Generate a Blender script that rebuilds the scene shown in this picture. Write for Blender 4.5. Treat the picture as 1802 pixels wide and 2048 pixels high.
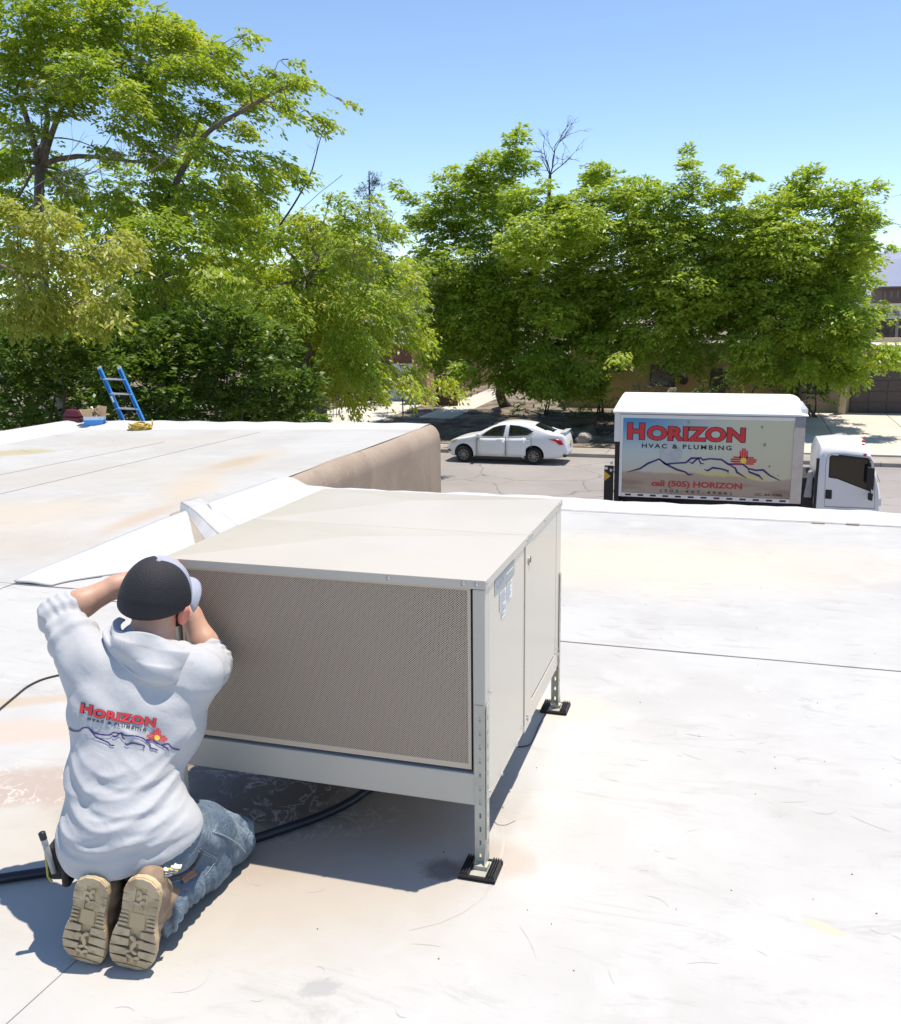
import bpy, bmesh, math, random
import numpy as np
from mathutils import Vector, Matrix, Quaternion
from mathutils.bvhtree import BVHTree
for o in list(bpy.data.objects): bpy.data.objects.remove(o)
random.seed(7); RNG = np.random.default_rng(7)
scn = bpy.context.scene; COL = scn.collection
R_ = math.radians

# ------------------------------------------------------------------ camera
# world: X runs along the street, Y away from the street edge of our roof, Z up; the roof membrane is z = 0
CAM_H = 1.7; FPX = 1875.08; PITCH = .2070; ROLL = .0106; YAW = .2933
def _rot(v):
    c, s = math.cos(YAW), math.sin(YAW); return Vector((v[0]*c - v[1]*s, v[0]*s + v[1]*c, v[2]))
c_f = _rot((0, math.cos(PITCH), -math.sin(PITCH))); c_u0 = _rot((0, math.sin(PITCH), math.cos(PITCH))); c_x0 = _rot((1, 0, 0))
c_r = math.cos(ROLL)*c_x0 - math.sin(ROLL)*c_u0
c_u = math.sin(ROLL)*c_x0 + math.cos(ROLL)*c_u0
cam_d = bpy.data.cameras.new('camera'); cam = bpy.data.objects.new('camera', cam_d); COL.objects.link(cam)
mw = Matrix.Identity(4)
for i in range(3): mw[i][0], mw[i][1], mw[i][2] = c_r[i], c_u[i], -c_f[i]
mw[2][3] = CAM_H; cam.matrix_world = mw
cam_d.sensor_fit = 'VERTICAL'; cam_d.sensor_height = 36; cam_d.lens = FPX/2048*36
cam_d.clip_start = .05; cam_d.clip_end = 30000
scn.camera = cam

# ------------------------------------------------------------------ sky, sun, exposure
SUN = Vector((.1866, .1848, 1)).normalized()
sun_el = math.asin(SUN.z); sun_az = math.atan2(SUN.x, SUN.y)
world = bpy.data.worlds.new('World'); scn.world = world; world.use_nodes = True
wn = world.node_tree.nodes; wl = world.node_tree.links
sky = wn.new('ShaderNodeTexSky'); sky.sky_type = 'NISHITA'; sky.sun_disc = False
sky.sun_elevation = sun_el; sky.sun_rotation = sun_az; sky.altitude = 1600; sky.air_density = 1.0; sky.dust_density = .1; sky.ozone_density = 1.8
bg = wn['Background']; bg.inputs['Strength'].default_value = .105
wl.new(sky.outputs['Color'], bg.inputs['Color'])
sd = bpy.data.lights.new('sun', 'SUN'); sd.energy = 3.2; sd.angle = R_(.53); sd.color = (1, .91, .785)
so = bpy.data.objects.new('sun', sd); COL.objects.link(so)
so.rotation_euler = SUN.to_track_quat('Z', 'Y').to_euler()
scn.cycles.blur_glossy = .25
vs = scn.view_settings; vs.view_transform = 'Standard'; vs.look = 'None'; vs.exposure = .92; vs.gamma = 1; vs.use_curve_mapping = False

# ------------------------------------------------------------------ measuring helpers (photo ray -> real plane)
def _ray(px, py): return c_f + c_r*((px-901)/FPX) + c_u*((1024-py)/FPX)
CAMP = Vector((0, 0, CAM_H))
def on_z(px, py, z=0.): d = _ray(px, py); return CAMP + d*((z-CAM_H)/d.z)
def on_y(px, py, y): d = _ray(px, py); return CAMP + d*(y/d.y)
def on_x(px, py, x): d = _ray(px, py); return CAMP + d*(x/d.x)
ROAD = -3.6
def yard_z(y): return -3.46 + .022*(y-35.6)
def on_yard(px, py):
    d = _ray(px, py); t = (-3.46 - .022*35.6 - CAM_H)/(d.z - .022*d.y); return CAMP + d*t

# ------------------------------------------------------------------ mesh helpers
class MB:
    def __init__(s): s.v = []; s.f = []
    def add(s, vs, fs):
        n = len(s.v); s.v += [tuple(p) for p in vs]; s.f += [tuple(i+n for i in f) for f in fs]; return s
    def box(s, x0, x1, y0, y1, z0, z1):
        v = [(x, y, z) for z in (z0, z1) for x, y in ((x0, y0), (x1, y0), (x1, y1), (x0, y1))]
        return s.add(v, [(3,2,1,0),(4,5,6,7),(0,1,5,4),(1,2,6,5),(2,3,7,6),(3,0,4,7)])
    def obox(s, c, ax, ay, az):   # centre and three half-axis vectors
        c, ax, ay, az = map(Vector, (c, ax, ay, az))
        v = [c + ax*i + ay*j + az*k for k in (-1, 1) for i, j in ((-1,-1),(1,-1),(1,1),(-1,1))]
        f = [(3,2,1,0),(4,5,6,7),(0,1,5,4),(1,2,6,5),(2,3,7,6),(3,0,4,7)]
        if ax.cross(ay).dot(az) < 0: f = [q[::-1] for q in f]
        return s.add(v, f)
    def poly(s, pts): return s.add(pts, [tuple(range(len(pts)))])
    def prism(s, pts, d):         # polygon extruded along vector d
        pts = [Vector(p) for p in pts]; d = Vector(d); n = len(pts)
        nor = sum(((pts[i]-pts[0]).cross(pts[(i+1) % n]-pts[0]) for i in range(n)), Vector())
        if nor.dot(d) > 0: pts = pts[::-1]
        f = [tuple(range(n)), tuple(range(2*n-1, n-1, -1))] + [((i+1) % n, i, n+i, n+(i+1) % n) for i in range(n)]
        return s.add(pts + [p+d for p in pts], f)
    def tube(s, pts, r, n=8, cap=True, up=None):
        pts = [Vector(p) for p in pts]; m = len(pts)
        rs = list(r) if hasattr(r, '__len__') else [r]*m
        ref = None; V = []
        for i, p in enumerate(pts):
            t = (pts[min(i+1, m-1)] - pts[max(i-1, 0)]);
            t = t.normalized() if t.length > 1e-9 else Vector((0, 0, 1))
            if ref is None: ref = t.orthogonal().normalized()
            ref = (ref - t*ref.dot(t)); ref = ref.normalized() if ref.length > 1e-6 else t.orthogonal().normalized()
            b = t.cross(ref)
            V += [p + (ref*math.cos(a) + b*math.sin(a))*rs[i] for a in (2*math.pi*k/n for k in range(n))]
        fs = [(i*n+k, i*n+(k+1) % n, (i+1)*n+(k+1) % n, (i+1)*n+k) for i in range(m-1) for k in range(n)]
        if cap: fs += [tuple(range(n))[::-1], tuple((m-1)*n+k for k in range(n))]
        return s.add(V, fs)
    def grid(s, fn, nu, nv, flip=False):
        V = [fn(i/nu, j/nv) for i in range(nu+1) for j in range(nv+1)]; w = nv+1
        fs = [(i*w+j, (i+1)*w+j, (i+1)*w+j+1, i*w+j+1) for i in range(nu) for j in range(nv)]
        if flip: fs = [q[::-1] for q in fs]
        return s.add(V, fs)
    def lathe(s, prof, n=24, M=None):
        V = []; m = len(prof)
        for (r, z) in prof:
            for k in range(n):
                a = 2*math.pi*k/n; p = Vector((r*math.cos(a), r*math.sin(a), z)); V.append(M @ p if M else p)
        fs = [(i*n+k, i*n+(k+1) % n, (i+1)*n+(k+1) % n, (i+1)*n+k) for i in range(m-1) for k in range(n)]
        return s.add(V, fs)
def mesh_np(name, V, Fq):
    me = bpy.data.meshes.new(name); V = np.asarray(V, np.float32); Fq = np.asarray(Fq, np.int32); k = Fq.shape[1]
    me.vertices.add(len(V)); me.vertices.foreach_set('co', V.ravel())
    me.loops.add(Fq.size); me.loops.foreach_set('vertex_index', Fq.ravel())
    me.polygons.add(len(Fq)); me.polygons.foreach_set('loop_start', np.arange(0, Fq.size, k, dtype=np.int32))
    try: me.polygons.foreach_set('loop_total', np.full(len(Fq), k, np.int32))
    except Exception: pass
    me.update(calc_edges=True); return me
def tag(o, label=None, cat=None, group=None, kind=None):
    for k, v in (('label', label), ('category', cat), ('group', group), ('kind', kind)):
        if v: o[k] = v
    return o
def thing(name, loc, label, cat, group=None, rz=0):
    o = bpy.data.objects.new(name, None); COL.objects.link(o); o.location = loc; o.rotation_euler.z = rz
    o.empty_display_size = .1; return tag(o, label, cat, group)
def origin(p):
    v = Vector()
    while p is not None: v += Vector(p.location); p = p.parent
    return v
def link(name, me, mat, parent=None):
    o = bpy.data.objects.new(name, me); COL.objects.link(o)
    if parent is not None: o.parent = parent
    if mat is not None:
        me.materials.clear(); me.materials.append(mat)
    return o
def part(name, mb, mat, parent=None, local=False, smooth=False, bevel=0, seg=2, sub=0, auto=None, weld=False):
    me = bpy.data.meshes.new(name); v = mb.v
    if parent is not None and not local:
        q = origin(parent); v = [(p[0]-q.x, p[1]-q.y, p[2]-q.z) for p in v]
    me.from_pydata([tuple(p) for p in v], [], mb.f); me.update()
    bm = bmesh.new(); bm.from_mesh(me)
    if weld: bmesh.ops.remove_doubles(bm, verts=bm.verts, dist=1e-5)
    if bevel:
        es = [e for e in bm.edges if len(e.link_faces) == 2 and e.calc_face_angle(0) > .5]
        if es: bmesh.ops.bevel(bm, geom=es, offset=bevel, segments=seg, profile=.5, affect='EDGES', clamp_overlap=True)
    bm.normal_update()
    if smooth:
        for f in bm.faces: f.smooth = True
        if auto:
            for e in bm.edges:
                if len(e.link_faces) == 2 and e.calc_face_angle(0) > auto: e.smooth = False
    bm.to_mesh(me); bm.free(); me.update()
    o = link(name, me, mat, parent)
    if sub:
        m = o.modifiers.new('s', 'SUBSURF'); m.levels = sub; m.render_levels = sub
    return o
def copy_tree(o, parent=None):
    c = o.copy(); COL.objects.link(c)
    if parent is not None: c.parent = parent
    for ch in list(o.children): copy_tree(ch, c)
    return c

# ------------------------------------------------------------------ materials
def N(nt, typ, **kw):
    n = nt.nodes.new(typ)
    for k, v in kw.items():
        if k.startswith('_'): n.inputs[int(k[1:])].default_value = v
        else: setattr(n, k, v)
    return n
def col4(c): return (c[0], c[1], c[2], 1)
class Mat:
    """a node material; colours are albedos, a few with haze"""
    def __init__(s, name, color, rough=.6, metal=0, spec=.5):
        s.m = bpy.data.materials.new(name); s.m.use_nodes = True; s.nt = s.m.node_tree; s.L = s.nt.links
        s.b = s.nt.nodes['Principled BSDF']; s.out = s.nt.nodes['Material Output']
        s.b.inputs['Roughness'].default_value = rough; s.b.inputs['Metallic'].default_value = metal
        s.b.inputs['Specular IOR Level'].default_value = spec
        s.c = N(s.nt, 'ShaderNodeRGB'); s.c.outputs[0].default_value = col4(color); s.sock = s.c.outputs[0]
        s.tc = N(s.nt, 'ShaderNodeTexCoord'); s.L.new(s.sock, s.b.inputs['Base Color']); s.h = None
    def set(s, sock): s.sock = sock; s.L.new(sock, s.b.inputs['Base Color']); return s
    def noise(s, scale=5, detail=6, rough=.6, dist=0, stretch=None, rot=0):
        n = N(s.nt, 'ShaderNodeTexNoise'); n.inputs['Scale'].default_value = scale; n.inputs['Detail'].default_value = detail
        n.inputs['Roughness'].default_value = rough; n.inputs['Distortion'].default_value = dist
        if stretch:
            mp = N(s.nt, 'ShaderNodeMapping'); mp.inputs['Scale'].default_value = stretch; mp.inputs['Rotation'].default_value = (0, 0, rot)
            s.L.new(s.tc.outputs['Object'], mp.inputs['Vector']); s.L.new(mp.outputs[0], n.inputs['Vector'])
        else: s.L.new(s.tc.outputs['Object'], n.inputs['Vector'])
        return n.outputs['Fac']
    def step(s, sock, a, b, lo=0., hi=1.):
        r = N(s.nt, 'ShaderNodeMapRange'); r.interpolation_type = 'SMOOTHSTEP'
        for i, v in zip((1, 2, 3, 4), (a, b, lo, hi)): r.inputs[i].default_value = v
        s.L.new(sock, r.inputs[0]); return r.outputs[0]
    def math(s, op, a, b=None):
        n = N(s.nt, 'ShaderNodeMath', operation=op)
        for i, q in enumerate((a, b)):
            if q is None: continue
            if isinstance(q, (int, float)): n.inputs[i].default_value = q
            else: s.L.new(q, n.inputs[i])
        return n.outputs[0]
    def mix(s, fac, color, blend='MIX'):
        n = N(s.nt, 'ShaderNodeMix', data_type='RGBA', blend_type=blend)
        if isinstance(fac, (int, float)): n.inputs[0].default_value = fac
        else: s.L.new(fac, n.inputs[0])
        s.L.new(s.sock, n.inputs[6])
        if isinstance(color, tuple): n.inputs[7].default_value = col4(color)
        else: s.L.new(color, n.inputs[7])
        return s.set(n.outputs[2])
    def vary(s, color, scale=4, a=.35, b=.65, amt=1., **kw):
        f = s.step(s.noise(scale, **kw), a, b, 0, amt); return s.mix(f, color)
    def xyz(s):
        n = N(s.nt, 'ShaderNodeSeparateXYZ'); s.L.new(s.tc.outputs['Object'], n.inputs[0]); return n.outputs
    def stain(s, cx, cy, rx, ry, rot, color, amt, scale=2.5, soft=.5, wob=.6, detail=8):
        """an irregular blotch of its own shape lying at (cx, cy) on the surface"""
        x, y, z = s.xyz()[:3]; c, sn = math.cos(rot), math.sin(rot)
        dx = s.math('SUBTRACT', x, cx); dy = s.math('SUBTRACT', y, cy)
        a = s.math('DIVIDE', s.math('ADD', s.math('MULTIPLY', dx, c), s.math('MULTIPLY', dy, sn)), rx)
        b = s.math('DIVIDE', s.math('SUBTRACT', s.math('MULTIPLY', dy, c), s.math('MULTIPLY', dx, sn)), ry)
        d = s.math('SQRT', s.math('ADD', s.math('MULTIPLY', a, a), s.math('MULTIPLY', b, b)))
        n = s.noise(scale, detail, .65, .4)
        d = s.math('ADD', d, s.math('MULTIPLY', s.math('SUBTRACT', n, .5), wob*2))
        return s.mix(s.step(d, 1+soft*.5, 1-soft, 0, amt), color)
    def crust(s, cx, cy, rx, ry, rot, color):
        """pale branching crust inside an oval patch of dried dirt"""
        n = s.noise(7.5, 6, .6, 1.6); n2 = s.noise(3.1, 3)
        line = s.math('ABSOLUTE', s.math('SUBTRACT', n, .5)); f = s.step(line, .028, .008, 0, 1); x, y, z = s.xyz()[:3]; c, sn = math.cos(rot), math.sin(rot)
        dx = s.math('SUBTRACT', x, cx); dy = s.math('SUBTRACT', y, cy)
        a = s.math('DIVIDE', s.math('ADD', s.math('MULTIPLY', dx, c), s.math('MULTIPLY', dy, sn)), rx); b = s.math('DIVIDE', s.math('SUBTRACT', s.math('MULTIPLY', dy, c), s.math('MULTIPLY', dx, sn)), ry)
        d = s.math('ADD', s.math('MULTIPLY', a, a), s.math('MULTIPLY', b, b))
        return s.mix(s.math('MULTIPLY', s.math('MULTIPLY', f, s.step(d, 1.1, .6)), s.step(n2, .36, .56)), color)
    def bump(s, sock, strength=.3, dist=.01):
        b = N(s.nt, 'ShaderNodeBump'); b.inputs['Strength'].default_value = strength; b.inputs['Distance'].default_value = dist
        s.L.new(sock, b.inputs['Height'])
        if s.h is not None: s.L.new(s.h, b.inputs['Normal'])
        s.h = b.outputs[0]; s.L.new(s.h, s.b.inputs['Normal']); return s
    def roughvar(s, a, b, scale=6):
        s.L.new(s.step(s.noise(scale), .3, .7, a, b), s.b.inputs['Roughness']); return s
def simple(name, c, rough=.6, metal=0, spec=.5, var=.12, scale=6, bump=0, bscale=40):
    m = Mat(name, c, rough, metal, spec)
    if var: m.vary(tuple(max(0, k*(1-var)) for k in c), scale)
    if bump: m.bump(m.noise(bscale, 4), bump, .004)
    return m.m
# ================================================================== THE SETTING
def sheet(name, x0, x1, y0, y1, zf, mat, nx=1, ny=1, parent=None, kind='structure'):
    mb = MB().grid(lambda a, b: (x0+(x1-x0)*a, y0+(y1-y0)*b, zf(x0+(x1-x0)*a, y0+(y1-y0)*b)), nx, ny)
    o = part(name, mb, mat, parent)
    if kind and parent is None: o['kind'] = kind
    return o
m = Mat('dry_ground', (.30, .25, .19), .95); m.vary((.18, .16, .11), .02, .4, .6); M_terrain = m.m
sheet('ground', -9000, 9000, -600, 14000, lambda x, y: ROAD-.06, M_terrain)
m = Mat('aged_asphalt', (.31, .285, .275), .9); m.vary((.25, .23, .22), .35, .35, .65, .8); m.vary((.34, .31, .29), 60, .5, .7, .5)
v = N(m.nt, 'ShaderNodeTexVoronoi', feature='DISTANCE_TO_EDGE'); v.inputs['Scale'].default_value = .55
w = N(m.nt, 'ShaderNodeTexNoise'); w.inputs['Scale'].default_value = 1.6; w.inputs['Detail'].default_value = 5
mx = N(m.nt, 'ShaderNodeMix', data_type='RGBA'); mx.inputs[0].default_value = .35
m.L.new(m.tc.outputs['Object'], mx.inputs[6]); m.L.new(m.tc.outputs['Object'], w.inputs['Vector']); m.L.new(w.outputs['Color'], mx.inputs[7]); m.L.new(mx.outputs[2], v.inputs['Vector'])
m.mix(m.step(v.outputs['Distance'], .012, .004, 0, .55), (.10, .09, .085)); m.bump(m.noise(90, 3), .4, .006); M_road = m.m
sheet('road', -120, 120, 20, 35.0, lambda x, y: ROAD, M_road)
M_conc = Mat('concrete_pavement', (.34, .31, .275), .85); M_conc.vary((.26, .235, .205), .8, .35, .65, .8); M_conc.vary((.56, .52, .46), 30, .5, .7, .5); M_conc = M_conc.m  # slab grey set darker in place of the tree shade along the street
def kerb_piece(i):
    x0 = -40 + i*3.0; return MB().box(x0+.008, x0+2.992, 35.0, 35.16, ROAD-.05, ROAD+.14)
kerb = bpy.data.objects.new('kerb', None); COL.objects.link(kerb); kerb['kind'] = 'structure'
for i in range(20): part('kerbstone', kerb_piece(i), M_conc, kerb, bevel=.02)
pav = bpy.data.objects.new('pavement', None); COL.objects.link(pav); pav['kind'] = 'structure'
for i in range(36):
    x0 = -36 + i*1.5
    part('pavement_slab', MB().box(x0+.006, x0+1.494, 35.17, 36.55, ROAD-.05, ROAD+.135+.004*((i*7) % 3)), M_conc, pav, bevel=.008, seg=1)
m = Mat('gravel_yard', (.25, .205, .155), .95); m.vary((.10, .075, .05), 1.2, .40, .58, .95); m.vary((.40, .34, .26), 14, .60, .72, .7); m.bump(m.noise(9, 8), .8, .05); M_yard = m.m  # ground colour darkened to stand in for the deep tree shade
sheet('yard', -70, 60, 36.56, 75, lambda x, y: yard_z(y), M_yard, 4, 6)
m = Mat('driveway_concrete', (.60, .55, .47), .85); m.vary((.52, .47, .40), .5, .35, .65, .8); m.vary((.66, .61, .53), 25, .5, .7, .4); M_drive = m.m
def driveway(name, x0, x1, y0, y1, nx, ny):
    e = bpy.data.objects.new(name, None); COL.objects.link(e); e['kind'] = 'structure'
    for i in range(nx):
        for j in range(ny):
            a0 = x0+(x1-x0)*i/nx; a1 = x0+(x1-x0)*(i+1)/nx; b0 = y0+(y1-y0)*j/ny; b1 = y0+(y1-y0)*(j+1)/ny
            mb = MB(); V = []
            for z in (-.08, .045):
                V += [(a0+.012, b0+.012, yard_z(b0)+z), (a1-.012, b0+.012, yard_z(b0)+z), (a1-.012, b1-.012, yard_z(b1)+z), (a0+.012, b1-.012, yard_z(b1)+z)]
            mb.add(V, [(3,2,1,0),(4,5,6,7),(0,1,5,4),(1,2,6,5),(2,3,7,6),(3,0,4,7)])
            part('concrete_slab', mb, M_drive, e, bevel=.01, seg=1)
driveway('driveway', 1.0, 16.0, 36.57, 49.0, 5, 3)
driveway('driveway', -20.5, -16.4, 36.57, 50.5, 2, 5)
driveway('path', -14.9, -13.1, 44.0, 58, 1, 6)

# distant land seen past the right-hand tree
m = Mat('hazed_mesa_slope', (.30, .33, .43), 1); m.vary((.25, .28, .38), .0015, .4, .6); M_mesa = m.m  # blue-grey haze of distance is painted into the slope colour
def ridge(a, b):
    x = -6000+16000*a; top = 560 + 35*math.sin(x*.0011) + 18*math.sin(x*.0041+1) + 8*math.sin(x*.017)
    prof = (0, .35, .8, .97, 1.0, .99)[int(round(b*5))]; return (x, 9000+2600*b, ROAD-30+(top+30)*prof)
o = part('hills', MB().grid(ridge, 120, 5), M_mesa, smooth=True); o['kind'] = 'structure'

# ------------------------------------------------------------------ the flat-roofed building we stand on
bld = thing('flat_roofed_building', (0, 0, 0), 'flat-roofed building with white membrane roof carrying the beige unit and the kneeling man', 'building')
m = Mat('roof_membrane', (.48, .478, .468), .62, 0, .3)
m.vary((.415, .407, .39), .9, .38, .66, .75); m.vary((.51, .51, .50), 3.2, .5, .72, .7)
m.vary((.37, .362, .345), 1.7, .52, .72, .85, stretch=(1, 3.2, 1), rot=.5, detail=10, rough=.75, dist=1.1)
m.vary((.33, .325, .315), 5.0, .57, .74, .8, stretch=(1, 4.5, 1), rot=-.35, detail=10, rough=.8, dist=1.6)
m.vary((.37, .36, .34), 16, .69, .78, .6, detail=9, rough=.8)
m.stain(-.9, 6.4, 2.2, .8, .15, (.55, .50, .40), .75, 1.5, .7)                   # yellowed patch behind the unit
m.stain(-1.7, 2.33, 1.1, .55, .12, (.46, .43, .375), .7, 1.2, .6, .4)             # dusty apron where water stood
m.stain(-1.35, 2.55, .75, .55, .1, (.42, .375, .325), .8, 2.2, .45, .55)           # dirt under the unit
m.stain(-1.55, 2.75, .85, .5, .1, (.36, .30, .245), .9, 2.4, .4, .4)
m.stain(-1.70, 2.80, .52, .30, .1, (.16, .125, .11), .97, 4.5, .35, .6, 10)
m.crust(-1.62, 2.74, .62, .28, .1, (.46, .42, .39))
m.stain(-2.42, 2.62, .50, .17, .35, (.40, .33, .29), .9, 4.5, .4, .7, 10)
m.crust(-2.45, 2.64, .5, .17, .35, (.60, .56, .52))
m.stain(-2.82, 3.0, .42, .13, .3, (.50, .42, .36), .85, 5, .5, .7, 10)
m.stain(-3.1, 3.22, .45, .06, .5, (.46, .38, .29), .8, 4, .5, .6, 10)
m.stain(-.64, 2.62, .14, .12, 0, (.40, .34, .29), .7, 9, .6, .6)
m.stain(-.62, 3.85, .22, .16, .2, (.55, .50, .43), .8, 7, .5, .6)
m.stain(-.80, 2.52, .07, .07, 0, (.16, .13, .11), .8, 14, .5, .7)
m.stain(.318, 2.545, .062, .021, -.45, (.50, .47, .36), .95, 30, .2, .12)
m.stain(-.95, 1.93, .06, .035, .6, (.35, .35, .35), .8, 40, .4, .9, 10)
m.stain(-5.38, 9.3, .32, 1.3, .02, (.48, .41, .325), .85, 1.1, .8, .55)            # rusty ponding ring on the wing roof
m.stain(-5.42, 9.5, .2, .55, .02, (.43, .345, .26), .8, 1.8, .6, .5)
m.stain(-4.62, 6.5, .14, .75, .05, (.46, .37, .29), .8, 1.4, .7, .5)
m.stain(-6.2, 6.2, 1.6, 1.0, .4, (.52, .45, .35), .7, 1.0, .7, .6)
m.stain(-5.0, 7.9, .3, .8, .35, (.52, .43, .32), .7, 1.5, .8, .5)
m.stain(-9.0, 10.1, .45, .35, .2, (.42, .37, .22), .85, 2, .4, .5)
m.vary((.36, .355, .345), 9, .58, .72, .6, stretch=(1, 6, 1), rot=.9, detail=8, rough=.75, dist=1.2)
m.stain(-6.6, 8.6, 2.2, 1.3, .3, (.44, .41, .355), .45, 1.1, .8, .7); m.stain(-7.6, 11.2, 1.6, .9, .1, (.44, .40, .34), .45, 1.3, .8, .7); m.stain(-5.6, 5.4, 1.3, .5, .2, (.44, .38, .31), .6, 1.5, .8, .7)
m.bump(m.noise(1.6, 3), .25, .03); m.bump(m.noise(160, 2), .12, .002)
M_roof = m.m
m = Mat('clean_membrane', (.56, .565, .575), .5, 0, .4); m.vary((.52, .52, .52), 2, .45, .7, .7); m.vary((.60, .585, .55), 7, .66, .78, .5, detail=9)
m.bump(m.noise(2.6, 3, .5, .4), .45, .05); M_cove = m.m
def zwing(u): return .1 - .025*(-4.33-u)
def sm(a, b, x): t = min(1, max(0, (x-a)/(b-a))); return t*t*(3-2*t)
def edge_u(v): return -4.47 + .16*sm(4.8, 6.2, v)
def zleft(u, v): return zwing(u)*sm(4.78, 6.3, v)
part('roof_membrane', MB().grid(lambda a, b: (-14+26*a, -5+9.71*b, 0), 26, 10), M_roof, bld)
mb = MB().grid(lambda a, b: (-4.0+16*a, 4.69+3.4*b, .004), 16, 8); mb.poly([(-4.0, 4.69, -.002), (12, 4.69, -.002), (12, 4.69, .004), (-4.0, 4.69, .004)])
part('roof_membrane', mb, M_roof, bld)
part('roof_membrane', MB().grid(lambda a, b: (-4.7+1.0*a, 4.60+3.75*b, -.003+.0028*(1-b)), 4, 16), M_roof, bld)
def wing(a, b):
    v = 4.70 + 8.2*b; ue = edge_u(v); u = -10.4 + (ue+10.4)*a; return (u, v, zleft(u, v)+.003)
part('roof_membrane', MB().grid(wing, 24, 44), M_roof, bld, smooth=True)
def cove(a, b, v0=(4.86, 4.86), v1=(6.66, 5.92)):
    va = v0[0]+(v0[1]-v0[0])*b; vb = v1[0]+(v1[1]-v1[0])*b; v = va+(vb-va)*a; ue = edge_u(v); ze = zleft(ue, v)+.012*sm(4.86, 5.1, v); ub = -4.18 + .42*sm(4.86, 5.5, v)
    t = b; u = ue + (ub-ue)*t; z = ze*(math.cos(min(1, t*1.04)*math.pi/2)**1.1 if t < .96 else 0) + .006*(1-t) + .005
    z += .006*math.sin(v*9+4*t)*math.sin(math.pi*t) + .034*math.sin(math.pi*min(1, t*1.7))**1.5*sm(4.95, 5.5, v)*(1+.2*math.sin(v*3))
    return (u, v, z)
for k_ in ({}, dict(v0=(6.95, 6.36), v1=(8.28, 8.28))):
    o = part('parapet_membrane', MB().grid(lambda a, b: cove(a, b, **k_), 40, 14), M_cove, bld, smooth=True)
    m = o.modifiers.new('t', 'SOLIDIFY'); m.thickness = .012; m.offset = -1
# right-hand upstand along the street edge
PP = [(8.02, .006), (8.08, .012), (8.14, .035), (8.20, .055), (8.27, .064), (8.34, .060), (8.375, .040), (8.385, -.02), (8.385, -.14)]
def upst(a, b):
    u = -4.1+16.1*a; i = b*(len(PP)-1); k = min(int(i), len(PP)-2); t = i-k
    y = PP[k][0]*(1-t)+PP[k+1][0]*t; z = PP[k][1]*(1-t)+PP[k+1][1]*t
    s_ = math.sin(math.pi*min(1, b*1.25)) if b < .8 else 0
    z += s_*(.010*math.sin(u*2.3+math.sin(u*5.1))+.006*math.sin(u*11+3*b)+.004*math.sin(u*23+1.3)); y += .012*math.sin(u*3.1+1)*s_
    return (u, y, z)
part('parapet_membrane', MB().grid(upst, 200, 24), M_cove, bld, smooth=True)
# far and left upstand of the wing
def lipz(u): return .128 - .013*(-4.33-u)
WP = [(12.62, 0), (12.76, .12), (12.9, .5), (13.02, .85), (13.14, 1), (13.24, .96), (13.3, .7), (13.31, -.6), (13.31, -2)]
def wlip(a, b):
    u = -10.62+6.3*a; i = b*(len(WP)-1); k = min(int(i), len(WP)-2); t = i-k
    y = WP[k][0]*(1-t)+WP[k+1][0]*t; h = WP[k][1]*(1-t)+WP[k+1][1]*t
    zf = zwing(u)+.004; z = zf + (lipz(u)-zf)*h + .010*math.sin(u*3.7+2)*max(0, h)*(1-b) + .007*math.sin(u*9)*max(0, h)
    return (u, y, z)
part('parapet_membrane', MB().grid(wlip, 80, 20), M_cove, bld, smooth=True)
def llip(a, b):
    v = 3.0+10.25*a; x = (0, .14, .28, .40, .52, .62, .68, .69, .69)[int(round(b*8))]; h = (0, .1, .5, .85, 1, .95, .7, -.6, -2)[int(round(b*8))]
    u = -9.95 - x; zf = zwing(-10.0)*sm(4.78, 6.3, v)+.004; return (u, v, zf+.10*h+.012*math.sin(v*4.1)*max(0, h)*(1 if b < .6 else 0))
part('parapet_membrane', MB().grid(llip, 80, 8), M_cove, bld, smooth=True)
# stucco wall of the wing with its rounded top edge
m = Mat('tan_stucco', (.43, .345, .27), .92, 0, .2); m.vary((.35, .275, .215), 1.3, .35, .65, .8); m.vary((.50, .41, .33), 9, .55, .75, .6)
m.vary((.30, .235, .185), 3, .5, .75, .6, stretch=(1, 1, .25)); m.bump(m.noise(55, 6, .7), .9, .012); M_stucco = m.m
def wallsec(a, b):
    v = 8.05 + 5.26*a; t = b
    if t < .5:
        an = (t/.5)*math.pi/2; u = -4.345+.18*math.sin(an); z = .10-.25*(1-math.cos(an))
    else:
        k = (t-.5)/.5; u = -4.165 + .0*k; z = .10-.25 - 3.5*k
    return (u, v, z+.006*math.sin(v*2.1)*(1 if t < .5 else 0))
part('stucco_wall', MB().grid(wallsec, 40, 40), M_stucco, bld, smooth=True)
mb = MB().poly([(-10.62, 13.29, ROAD), (-4.165, 13.29, ROAD), (-4.165, 13.29, -.06), (-10.62, 13.29, -.15)])
mb.poly([(-10.63, 13.29, ROAD), (-10.63, 13.29, -.1), (-10.63, 3, -.1), (-10.63, 3, ROAD)])
mb.poly([(-4.16, 8.384, ROAD), (12, 8.384, ROAD), (12, 8.384, -.1), (-4.16, 8.384, -.1)])
mb.poly([(12, -5, ROAD), (12, -5, 0), (12, 8.38, -.1), (12, 8.38, ROAD)])
part('stucco_wall', mb, M_stucco, bld)
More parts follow.
